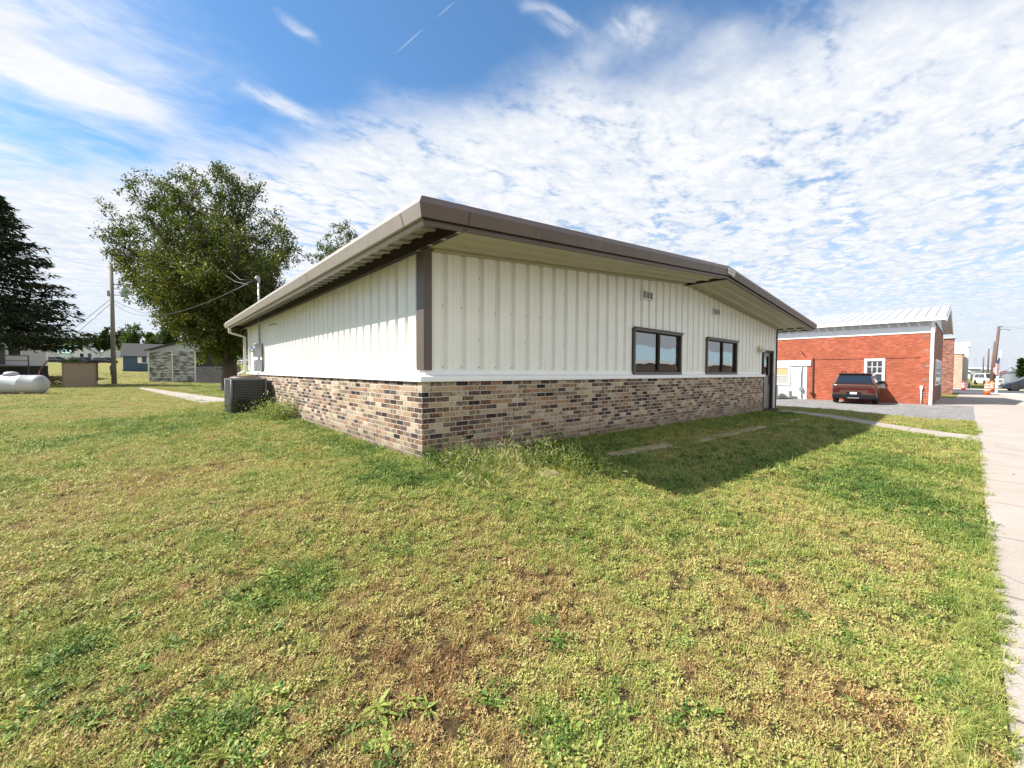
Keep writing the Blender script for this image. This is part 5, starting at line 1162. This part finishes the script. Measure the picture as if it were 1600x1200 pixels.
# brown SUV seen from behind
pc_ = at(1330, 22.9); hd = R(3)
low = [(0.02, .42), (.0, .75), (.02, 1.08), (.25, 1.12), (3.6, 1.10), (4.55, 1.02), (4.72, .85), (4.78, .50), (4.70, .30), (.12, .30)]
topp = [(.10, 1.10), (.30, 1.66), (.50, 1.72), (2.7, 1.74), (3.05, 1.70), (3.75, 1.10)]
pos = Vector((26.7, -.27, h1(27, 0)+.02))
suv = car('brown_suv', 'copper brown SUV parked on the gravel, seen from behind', 'car', (pos.x, pos.y, pos.z), hd, low, topp, 1.94, PAINT, (.92, 3.72), .37,
          [[(.50, 1.14), (.62, 1.60), (1.55, 1.64), (1.55, 1.14)], [(1.62, 1.14), (1.62, 1.64), (2.45, 1.66), (2.45, 1.14)], [(2.52, 1.14), (2.52, 1.66), (2.95, 1.64), (3.50, 1.14)]])
MB().add([(.098, -.80, 1.16), (.098, .80, 1.16), (.262, .70, 1.60), (.262, -.70, 1.60)], [(0, 1, 2, 3)]) if False else None
q = MB(); q.add([(.095, .80, 1.155), (.095, -.80, 1.155), (.255, -.66, 1.60), (.255, .66, 1.60), (.16, .80, 1.155), (.16, -.80, 1.155), (.32, -.66, 1.60), (.32, .66, 1.60)], [(0, 1, 2, 3), (0, 4, 5, 1), (3, 2, 6, 7), (0, 3, 7, 4), (1, 5, 6, 2)]); q.build('rear_window', CARGL, suv)
MB().box(.16, .40, -.70, .70, 1.655, 1.70, b=.015).build('rear_spoiler', PAINT, suv)
MB().box(-.025, .10, -.86, .86, .80, .865, b=.01).build('tail_light', mat('tail', (.09, .008, .008), .2), suv)
MB().box(-.03, .10, -.93, -.62, .66, .80, b=.01).build('tail_light', mat('tail', (0, 0, 0)), suv); MB().box(-.03, .10, .62, .93, .66, .80, b=.01).build('tail_light', mat('tail', (0, 0, 0)), suv)
MB().box(-.055, .15, -.93, .93, .27, .52, b=.03).build('rear_bumper', mat('greyplastic', (.014, .014, .015), .85, spec=.15), suv)
MB().box(-.03, .04, -.30, .30, .53, .66, b=.01).build('plate_recess', mat('greyplastic', (0, 0, 0)), suv)
pl_ = MB().box(-.045, -.034, -.15, .15, .54, .655).build('licence_plate', mat('platew', (.72, .73, .75), .4), suv)
MB().box(-.047, -.0455, -.11, .11, .59, .62).build('plate_lettering', mat('pletter', (.4, .42, .5), .5), pl_)
MB().box(-.065, -.05, -.25, .25, .31, .35, b=.004).build('skid_plate', ALU, suv)
for s in (-1, 1): MB().tube([(.45, s*.60, 1.72), (.50, s*.60, 1.79), (2.5, s*.60, 1.80), (2.6, s*.60, 1.74)], .022, 6).build('roof_rail', BLACK, suv)
for s in (-1, 1): MB().box(3.05, 3.22, s*1.02-.10, s*1.02+.10, 1.10, 1.27, b=.03).build('side_mirror', BLACK, suv)
MB().box(.45, .56, -.02, .02, 1.74, 1.82, b=.01).build('antenna', BLACK, suv)
MB().box(-.008, .02, -.84, .84, .90, .915).build('tailgate_crease', mat('crease', (.03, .016, .012), .4), suv)
# blue grey minivan side on
low2 = [(0.05, .35), (.0, .7), (.05, 1.0), (.3, 1.06), (3.4, 1.02), (4.5, .92), (4.95, .72), (5.05, .5), (4.95, .25), (.15, .25)]
top2 = [(.12, 1.02), (.45, 1.60), (.8, 1.70), (2.6, 1.72), (3.1, 1.66), (4.15, 1.0)]
b = at(1563, 46); rzv = R(92); org = b-Vector((math.cos(R(96)), math.sin(R(96)), 0))*5.0
mv = car('minivan', 'dark blue grey minivan seen side on at the right edge', 'car', (org.x, org.y, org.z), rzv+R(6), low2, top2, 1.98, mat('slate_paint', (.030, .040, .055), .35, .2, coat=.4), (1.0, 4.05), .36,
    [[(.45, 1.06), (.62, 1.55), (1.5, 1.62), (1.5, 1.06)], [(1.58, 1.06), (1.58, 1.62), (2.5, 1.64), (2.5, 1.06)], [(2.58, 1.06), (2.58, 1.64), (3.0, 1.62), (3.85, 1.06)]])
MB().box(4.80, 5.03, -.95, -.55, .62, .76, b=.03).build('headlight', WHITE, mv)
MB().add([(3.3, .72, 1.6), (3.3, -.72, 1.6), (4.1, -.85, 1.04), (4.1, .85, 1.04)], [(0, 1, 2, 3)]) if False else None
# white van facing us down the street
low3 = [(0.05, .35), (.0, .7), (.05, 1.1), (3.6, 1.15), (4.7, 1.05), (4.95, .8), (4.95, .3), (.15, .3)]; top3 = [(.1, 1.1), (.2, 1.9), (.4, 1.98), (3.3, 1.98), (4.05, 1.12)]
b = at(1532, 72); wv = car('white_van', 'white van facing down the street beyond the crossing', 'van', (b.x, b.y, b.z), math.atan2(-AWAY.y, -AWAY.x)-R(28), low3, top3, 2.0, mat('white_paint', (.72, .72, .70), .3, coat=.5), (.95, 3.9), .36, [[(.4, 1.2), (.4, 1.8), (1.8, 1.85), (1.8, 1.2)], [(1.9, 1.2), (1.9, 1.85), (3.1, 1.85), (3.7, 1.2)]])
q = MB(); q.add([(4.03, .84, 1.17), (4.03, -.84, 1.17), (3.36, -.72, 1.90), (3.36, .72, 1.90)], [(0, 1, 2, 3)][::1]); q.v = [(x+.03, y, z+.02) for x, y, z in q.v]; q.build('windscreen', CARGL, wv)
MB().box(4.85, 4.99, -.55, .55, .55, .85, b=.02).build('grille', DARK, wv)
for s in (-1, 1): MB().box(4.80, 4.98, s*.78-.16, s*.78+.16, .68, .88, b=.02).build('headlight', ALU, wv)
# dark cars by the far cottage
for i, (px, dep, lab) in enumerate(((86, 92, 'small dark car parked left of the white cottage'), (128, 96, 'dark car parked in front of the white cottage'), (163, 98, 'dark car parked right of the white cottage'))):
    b = at(px, dep); b.z = zat(573.5, dep); b = b-RIGHT*2.2
    car('distant_car', lab, 'car', (b.x, b.y, b.z-.1), math.atan2(RIGHT.y, RIGHT.x), low, topp, 1.85, mat('darkcar', (.012, .014, .018), .6, spec=.2), (.92, 3.72), .34, [[(.50, 1.14), (.62, 1.60), (2.95, 1.64), (3.50, 1.14)]], mat('matt_glass', (.01, .011, .013), .7, spec=.1))

# ------------------------------------------------------------------ buildings across the street (they show in the window reflections)
tq = thing('steel_building', 'pale blue roofed building across the street, mirrored in the windows', 'building', (26, -30, -.5), R(4))
MB().box(0, 44, 0, 12, -.5, 2.7).build('wall', TANB, tq)
rf = MB(); rf.prism([(-.5, 2.75), (12.5, 2.75), (6, 4.9)], -.5, 44.5, 'x'); rf.build('roof', mat('paleblue_roof', (.42, .60, .66), .4), tq)
MB().box(-.5, 44.5, 12.02, 12.55, 2.45, 2.75).build('fascia', WHITE, tq)
for i, (x, y, hh) in enumerate(((30, -52, 9), (44, -55, 11), (58, -52, 9), (75, -50, 10))):
    rng = np.random.default_rng(90+i); tg = [(rng.normal()*2, rng.normal()*2, hh*rng.uniform(.55, 1)) for _ in range(9)]
    broadleaf('street_tree', ['first', 'second', 'third', 'fourth'][i]+' tree from the left behind the pale blue roofed building, mirrored in the windows', (x, y, -.6), .3, hh*.25, tg, 6, 24, .6, DEEP, seed=95+i, subl=2.2, spread=.6)

# ------------------------------------------------------------------ edging stones along the front bed
es = []
for i, (p0, p1) in enumerate([((828, 748), (875, 741)), ((962, 714), (1008, 705)), ((1010, 705), (1050, 699)), ((1082, 693), (1122, 685)), ((1126, 684), (1158, 677)), ((1164, 676), (1196, 669)), ((1206, 667), (1228, 662)), ((1232, 661), (1250, 656))]):
    a, b = Vector(gp(*p0)), Vector(gp(*p1)); d = b-a; L_ = Vector((d.x, d.y, 0)).length; ang = math.atan2(d.y, d.x)
    mb = MB().box(0, L_, -.03, .17, -.08, .016+.010*(i % 3), b=.012)
    mb.v = [(x+.012*noise.noise(Vector((x*9, y*9, z*9+i))), y+.012*noise.noise(Vector((x*9+5, y*9, i))), z+.010*noise.noise(Vector((x*6, y*6, i+3)))) for x, y, z in mb.v]
    o = mb.build('edging_block', STONE); o.location = (a.x, a.y, a.z); o.rotation_euler = (0, 0, ang)
    tag(o, ['sunlit tan edging block half buried in the tall weeds', 'nearest of the shaded tan edging blocks along the front wall', 'second shaded edging block from the tall weeds', 'third shaded edging block from the tall weeds', 'fourth shaded edging block from the tall weeds, below the second window', 'third to last edging block before the door', 'second to last edging block before the door', 'edging block closest to the door'][i], 'edging block', 'edging blocks along the front bed')

# ------------------------------------------------------------------ grass and weeds
GC = D.collections.new('grass_sources')
def blade_mesh(name, blades, m):
    """blades: arrays base(n,3) dir az, lean, length, width, kind"""
    vs = []; fs = []; at_ = []
    for (bx, by, az, lean, ln, wd, val, curl, seg) in blades:
        o = len(vs); d = Vector((math.cos(az), math.sin(az), 0)); s = Vector((-d.y, d.x, 0)); p = Vector((bx, by, -.004)); th = lean
        for k in range(seg+1):
            w = wd*(1-(k/seg)**1.6)*.5+(.0003)
            if k == seg: vs.append(tuple(p)); at_.append(val)
            else: vs += [tuple(p-s*w), tuple(p+s*w)]; at_ += [val, val]
            p = p+(d*math.sin(th)+Vector((0, 0, math.cos(th))))*(ln/seg); th = min(1.75, th+curl)
        for k in range(seg-1): fs.append((o+2*k, o+2*k+1, o+2*k+3, o+2*k+2))
        fs.append((o+2*seg-2, o+2*seg-1, o+2*seg))
    me = D.meshes.new(name); me.from_pydata(vs, [], fs); me.update(); me.materials.append(m)
    a = me.attributes.new('bl', 'FLOAT', 'POINT'); a.data.foreach_set('value', at_)
    me.polygons.foreach_set('use_smooth', [True]*len(me.polygons))
    o = D.objects.new(name, me); return o
def grass_mat():
    m = D.materials.new('grass_blade'); m.use_nodes = True; nt = m.node_tree; b = nt.nodes['Principled BSDF']; L = nt.links
    a = nn(nt, 'ShaderNodeAttribute', attribute_name='bl'); t = nn(nt, 'ShaderNodeAttribute', attribute_name='tint', attribute_type='INSTANCER')
    g = math_n(nt, 'ADD', t.outputs['Fac'], math_n(nt, 'MULTIPLY', math_n(nt, 'ADD', a.outputs['Fac'], -.5), .75))
    c = ramp(nt, g, [(.0, (.26, .135, .058)), (.16, (.45, .285, .12)), (.34, (.53, .42, .17)), (.52, (.44, .43, .125)), (.75, (.28, .34, .07)), (.92, (.14, .225, .042)), (1, (.085, .155, .03))])
    L.new(c, b.inputs['Base Color']); b.inputs['Roughness'].default_value = .55; b.inputs['Specular IOR Level'].default_value = .25
    tr = nn(nt, 'ShaderNodeBsdfTranslucent'); L.new(c, tr.inputs[0]); mx = nn(nt, 'ShaderNodeMixShader'); mx.inputs[0].default_value = .22
    L.new(b.outputs[0], mx.inputs[1]); L.new(tr.outputs[0], mx.inputs[2]); L.new(mx.outputs[0], nt.nodes['Material Output'].inputs[0]); return m
GM = grass_mat()
def tuft(i, rad, n, l0, l1, w, flat, seed, seg=2):
    rng = random.Random(seed); B = []
    for k in range(n):
        r = rad*math.sqrt(rng.random()); a = rng.uniform(0, 6.283); dead = rng.random() < .42
        lean = rng.uniform(.9, 1.5) if (dead or rng.random() < flat) else rng.uniform(.1, .8)
        B.append((r*math.cos(a), r*math.sin(a), rng.uniform(0, 6.283), lean, rng.uniform(l0, l1)*(1.0 if not dead else .9), w*rng.uniform(.6, 1.3), rng.uniform(0, .45) if dead else rng.uniform(.4, 1), rng.uniform(-.1, .5), seg))
    return blade_mesh('tuft_%02d' % i, B, GM)
def leafy(i, rad, n, seed, l0=.012, l1=.022):                 # clumps of small broad leaves (clover, knotweed)
    rng = random.Random(seed); B = []
    for k in range(n):
        r = rad*math.sqrt(rng.random()); a = rng.uniform(0, 6.283)
        B.append((r*math.cos(a), r*math.sin(a), rng.uniform(0, 6.283), rng.uniform(.5, 1.4), rng.uniform(l0, l1), rng.uniform(.007, .012), rng.uniform(.45, 1), .2, 2))
        v = B[-1]
    o = blade_mesh('tuft_%02d' % i, B, GM); me = o.data
    co = [v.co for v in me.vertices]
    for p in range(n):
        dz = rng.uniform(.005, .032)
        for q in range(5): me.vertices[p*5+q].co.z += dz
    return o
srcs = [tuft(0, .045, 46, .03, .065, .0042, .4, 1), tuft(1, .05, 50, .025, .055, .0045, .65, 2), tuft(2, .04, 40, .035, .08, .0042, .3, 3), leafy(3, .06, 46, 4), leafy(4, .05, 60, 5, .009, .016), tuft(5, .05, 38, .04, .085, .0035, .4, 6, 3)]
for o in srcs: GC.objects.link(o)
BIGC = D.collections.new('grass_far_sources')
for k in range(3): BIGC.objects.link(tuft(10+k, .22, 110, .03, .075, .011, .5, 20+k))
def rosette(i, n, l0, l1, w, seed, lean0=.9):
    rng = random.Random(seed); B = []
    for k in range(n):
        a = 6.283*k/n+rng.uniform(-.6, .6); q_ = rng.uniform(.0, .02); B.append((q_*math.cos(a), q_*math.sin(a), a+rng.uniform(-.4, .4), rng.uniform(lean0-.5, lean0+.3), rng.uniform(l0*.6, l1), w*rng.uniform(.7, 1.2), rng.uniform(.35, .75), rng.uniform(.08, .3), 4))
    o = blade_mesh('rosette_%02d' % i, B, GM); me = o.data; per = 9
    for p in range(n):                                        # narrow at the base, widest past the middle
        c0 = (me.vertices[p*per].co+me.vertices[p*per+1].co)/2
        for q, f in ((0, .25), (2, .75), (4, 1.15), (6, 1.35)):
            a, b = me.vertices[p*per+q], me.vertices[p*per+q+1]; c = (a.co+b.co)/2; a.co = c+(a.co-c)*f; b.co = c+(b.co-c)*f
    return o
WC = D.collections.new('weed_sources')
for o in (rosette(0, 9, .04, .08, .026, 31, 1.15), rosette(1, 12, .05, .10, .015, 32, 1.1), rosette(2, 8, .03, .06, .030, 33, 1.2), rosette(3, 12, .04, .07, .020, 34, .95), leafy(54, .05, 34, 35, .022, .034), leafy(55, .07, 44, 36, .016, .028)): WC.objects.link(o)
TC = D.collections.new('tall_sources')
def tall(i, n, l0, l1, w, seed, rad=.10):
    rng = random.Random(seed); B = []
    for k in range(n):
        r = rad*math.sqrt(rng.random()); a = rng.uniform(0, 6.283); B.append((r*math.cos(a), r*math.sin(a), rng.uniform(0, 6.283), rng.uniform(.05, .9), rng.uniform(l0, l1), w*rng.uniform(.7, 1.3), rng.uniform(.3, .95), rng.uniform(.1, .45), 4))
        if rng.random() < .8:
            for _ in range(3): B.append((B[-1][0], B[-1][1], rng.uniform(0, 6.283), rng.uniform(.6, 1.4), l0*.6, w*1.6, rng.uniform(.4, .9), .2, 3))
    return blade_mesh('tall_%02d' % i, B, GM)
for o in (tall(0, 26, .12, .30, .007, 41), tall(1, 30, .08, .22, .008, 42), tall(2, 18, .18, .42, .006, 43)): TC.objects.link(o)

def scatter(name, pts, coll, label=None, cat=None, tilt=.25):
    """pts: list of (x,y,z,rotz,scale,tint)"""
    me = D.meshes.new(name); me.from_pydata([p[:3] for p in pts], [], [])
    n = len(pts); a = me.attributes.new('rot', 'FLOAT_VECTOR', 'POINT')
    a.data.foreach_set('vector', np.array([(random.uniform(-tilt, tilt), random.uniform(-tilt, tilt), p[3]) for p in pts], np.float32).ravel())
    a = me.attributes.new('scl', 'FLOAT', 'POINT'); a.data.foreach_set('value', [p[4] for p in pts])
    a = me.attributes.new('tint', 'FLOAT', 'POINT'); a.data.foreach_set('value', [p[5] for p in pts])
    a = me.attributes.new('pick', 'INT', 'POINT'); k = len(coll.objects); a.data.foreach_set('value', [random.randrange(k) for _ in pts])
    o = D.objects.new(name, me); COL.objects.link(o)
    ng = D.node_groups.new(name, 'GeometryNodeTree'); ng.interface.new_socket('Geometry', in_out='INPUT', socket_type='NodeSocketGeometry'); ng.interface.new_socket('Geometry', in_out='OUTPUT', socket_type='NodeSocketGeometry')
    gi = ng.nodes.new('NodeGroupInput'); go = ng.nodes.new('NodeGroupOutput'); iop = ng.nodes.new('GeometryNodeInstanceOnPoints'); ci = ng.nodes.new('GeometryNodeCollectionInfo')
    ci.inputs['Collection'].default_value = coll; ci.inputs['Separate Children'].default_value = True; ci.inputs['Reset Children'].default_value = True
    def attr(nm, ty): q = ng.nodes.new('GeometryNodeInputNamedAttribute'); q.data_type = ty; q.inputs['Name'].default_value = nm; return next(s for s in q.outputs if s.enabled and s.name == 'Attribute')
    e2r = ng.nodes.new('FunctionNodeEulerToRotation'); L = ng.links
    L.new(attr('rot', 'FLOAT_VECTOR'), e2r.inputs[0]); L.new(gi.outputs[0], iop.inputs['Points']); L.new(ci.outputs[0], iop.inputs['Instance'])
    iop.inputs['Pick Instance'].default_value = True; L.new(attr('pick', 'INT'), iop.inputs['Instance Index']); L.new(e2r.outputs[0], iop.inputs['Rotation']); L.new(attr('scl', 'FLOAT'), iop.inputs['Scale'])
    L.new(iop.outputs[0], go.inputs[0]); md = o.modifiers.new('scatter', 'NODES'); md.node_group = ng
    return tag(o, label, cat, None, 'stuff')

def free(x, y, m=0.0):
    if -.02-m < x < BW and -.02-m < y < BL: return False
    if y < -4.73+.06*noise.noise(Vector((x*1.3, 0, 0))): return False
    if x > 16.3-y*.16+.35 and x < 30.3: return False
    if x > 30: return False
    t = (x-(10.9+(y+4.84)*2.25/4.56)); 
    if -4.84 < y < -.28 and x > 10.9+(y+4.84)/4.56*2.25+.04 and x < 12.1+(y+4.84)/4.56*2.0-.04: return False
    return True
PA, PB = np.array(gp(222, 607)[:2]), np.array(gp(354, 628)[:2])
def on_path(x, y):
    d = PB-PA; t = ((x-PA[0])*d[0]+(y-PA[1])*d[1])/(d@d)
    if not 0 < t < 1: return False
    q = PA+d*t; return math.hypot(x-q[0], y-q[1]) < .40
def wedge(r0, r1, dens, half=R(62)):
    area = half*(r1*r1-r0*r0); n = int(area*dens)
    rr = np.sqrt(RNG.uniform(r0*r0, r1*r1, n)); aa = RNG.uniform(-half, half, n)+CYAW
    return CP[0]+rr*np.cos(aa), CP[1]+rr*np.sin(aa)
pts = []
for r0, r1, dens, s0 in ((.6, 3.2, 1300, .70), (3.2, 6, 760, .85), (6, 10, 300, 1.1), (10, 16, 130, 1.5)):
    X, Y = wedge(r0, r1, dens); Z = H(X, Y)
    for x, y, z in zip(X, Y, Z):
        if not free(x, y) or on_path(x, y): continue
        g = green(x, y); 
        nz = noise.noise(Vector((x*(17 if r1 < 7 else 9), y*(17 if r1 < 7 else 9), 0))) if r1 < 12 else .2
        if nz < -.34 and random.random() < .6: continue
        sz = .5+min(.75, max(0, (nz+.35)*1.5)); g -= .10*(nz < -.1)
        pts.append((x, y, z, random.uniform(0, 6.28), s0*random.uniform(.7, 1.25)*(.8+.35*g)*(sz if r1 < 12 else 1), g+random.gauss(0, .12)))
scatter('lawn_grass', pts, GC, 'short patchy green and straw coloured lawn grass', 'grass')
pts = []
for r0, r1, dens, s0 in ((14, 24, 18, .8), (24, 45, 7, 1.0), (45, 80, 1.6, 1.5)):
    X, Y = wedge(r0, r1, dens); Z = H(X, Y)
    for x, y, z in zip(X, Y, Z):
        if not free(x, y, .2) or on_path(x, y): continue
        g = green(x, y); pts.append((x, y, z, random.uniform(0, 6.28), s0*random.uniform(.7, 1.2), g+random.gauss(0, .10)))
scatter('distant_grass', pts, BIGC, 'farther lawn grass stretching to the sheds', 'grass')
pts = []
def weed_at(px, py, sp, n, sc=1.0):
    q = gp(px, py)
    for _ in range(n):
        x, y = q[0]+random.gauss(0, sp), q[1]+random.gauss(0, sp)
        if free(x, y): pts.append((x, y, h1(x, y)+.010, random.uniform(0, 6.28), sc*random.uniform(.40, 1.0), random.uniform(.66, 1.02)))
for a in [(430, 930, .16, 34), (480, 922, .10, 14), (380, 945, .08, 12), (340, 1120, .10, 24), (380, 1150, .12, 26), (300, 1165, .08, 14), (110, 1025, .05, 7), (330, 890, .05, 7), (130, 1130, .06, 9), (60, 1085, .05, 6), (880, 1150, .06, 10), (900, 1175, .05, 7), (770, 1095, .05, 7), (870, 1010, .05, 5), (960, 1110, .07, 10), (850, 990, .05, 5), (1325, 1000, .10, 12), (1230, 960, .05, 6), (1330, 920, .06, 6), (1080, 1100, .07, 8), (30, 1140, .05, 6), (200, 965, .10, 8), (620, 850, .14, 12), (1180, 890, .08, 6), (480, 850, .12, 8), (1450, 1090, .08, 8), (560, 1140, .08, 10), (640, 1120, .06, 6), (250, 1030, .08, 8)]: weed_at(*a)
X, Y = wedge(1.2, 8, 2.2)
for x, y in zip(X, Y):
    if free(x, y): pts.append((x, y, h1(x, y)+.010, random.uniform(0, 6.28), random.uniform(.25, .65), random.uniform(.6, .95)))
scatter('lawn_weeds', pts, WC, 'broad leaved weeds scattered through the lawn', 'weeds', tilt=.15)
pts = []
def tall_at(px, py, sx, sy, n, sc, tint=.68):
    q = gp(px, py)
    for _ in range(n):
        x, y = q[0]+random.uniform(-sx, sx), q[1]+random.uniform(-sy, sy)
        if free(x, y): pts.append((x, y, h1(x, y), random.uniform(0, 6.28), sc*random.uniform(.55, 1.1), tint+random.gauss(0, .10)))
tall_at(700, 728, .35, .25, 40, .5, .5); tall_at(770, 728, .45, .45, 60, .6, .5); tall_at(850, 735, .55, .45, 60, .6, .5); tall_at(900, 728, .45, .35, 70, .6, .5); tall_at(865, 712, .12, .10, 9, 1.25, .45); tall_at(800, 750, .5, .25, 60, .4, .4)
for x in np.arange(.2, 12.6, .09):
    pts.append((x, -.05-abs(random.gauss(0, .12)), h1(x, -.1), random.uniform(0, 6.28), random.uniform(.2, .5), random.uniform(.5, .8)))
for x in np.arange(2.3, 13, .045):
    y = random.uniform(-1.35, -.1); pts.append((x, y, h1(x, y), random.uniform(0, 6.28), random.uniform(.2, .45), random.uniform(.6, .9)))
for y in np.arange(0.1, 8.5, .10): pts.append((-.06-abs(random.gauss(0, .08)), y, h1(-.1, y), random.uniform(0, 6.28), random.uniform(.12, .35), random.uniform(.4, .75)))
scatter('wall_weeds', pts, TC, 'tall tangled weeds and grass along the foot of the brick wall', 'weeds')
pts = []
for q_ in range(900):                                      # grass leaning over the pavement edge
    x = random.uniform(-2.6, 3) if q_ < 520 else random.uniform(3, 17); y = -4.69+random.uniform(-.05, .14); pts.append((x, y, h1(x, y)+.012, random.gauss(-1.57, .8), random.uniform(.12, .36), random.uniform(.35, .75)))
for _ in range(70):
    s = random.choice((0, 1)); y = random.uniform(-4.7, -.4); x = (10.9+(y+4.84)/4.56*2.25-.03) if s == 0 else (12.1+(y+4.84)/4.56*2.0+.03); pts.append((x, y, h1(x, y)+.01, random.uniform(0, 6.28), random.uniform(.15, .3), random.uniform(.4, .8)))
scatter('edge_grass', pts, TC, 'ragged grass leaning over the sidewalk edge', 'grass', tilt=.5)
# bushy weeds round the air conditioner
def bush(name, label, px, py, w, h, n, cat='weeds', m=WEED, depth=.35):
    q = gp(px, py); C = np.stack([RNG.normal(0, w*.45, n), RNG.normal(0, depth*.5, n), np.abs(RNG.normal(0, h*.5, n))], -1)
    o = leaves_object(name, C, None, .055, m, None, asp=.35, up=.6); o.location = q; return tag(o, label, cat)
for k, (px, py, w, h, n) in enumerate(((690, 724, .32, .14, 700), (735, 726, .36, .18, 1100), (790, 730, .40, .22, 1500), (862, 722, .40, .24, 1300), (905, 733, .36, .22, 1300), (865, 716, .35, .26, 900), (760, 748, .32, .12, 600), (935, 738, .22, .13, 500))):
    q = gp(px, py); C = np.stack([RNG.normal(0, w*.5, n), RNG.normal(0, .17, n), np.abs(RNG.normal(0, h*.5, n))], -1)
    C[:, 2] *= .55+.9*np.abs(np.sin(C[:, 0]*9+k*2)*np.cos(C[:, 1]*7)); o = leaves_object('bed_weeds', C, None, (.085, .06, .10, .07)[k % 4], WEED, None, asp=(.16, .30, .12, .22)[k % 4], up=.7, lc=np.clip(np.full(n, (.35, .55, .75, .25)[k % 4])+.35*np.sin(C[:, 0]*14+k), 0, 1)); o.location = q; tag(o, 'tangle of leafy weeds sprawling at the near front corner of the brick wall', 'weeds', None, 'stuff')
bush('weed_bush', 'bushy green weed clump against the left brick wall in front of the air conditioner', 448, 655, .55, .42, 2600)
bush('weed_bush', 'low weeds between the air conditioner and the conduit box', 420, 648, .45, .28, 1200)
C = []
for k in range(9):
    a = random.uniform(-.42, .42); z = 0; sface = random.random() < .5
    while z < random.uniform(.35, .85):
        C.append((a, -.45, z) if sface or True else (-.45, a, z)); z += .022; a += random.uniform(-.02, .02)
C = np.array(C); C = np.repeat(C, 2, 0)+RNG.normal(0, .018, (len(C)*2, 3)); vo = leaves_object('climbing_vine', C, None, .055, MIDG, None, asp=.8); vo.location = ac.location; vo.rotation_euler = ac.rotation_euler; tag(vo, 'thin green vine climbing the air conditioner side', 'vine')
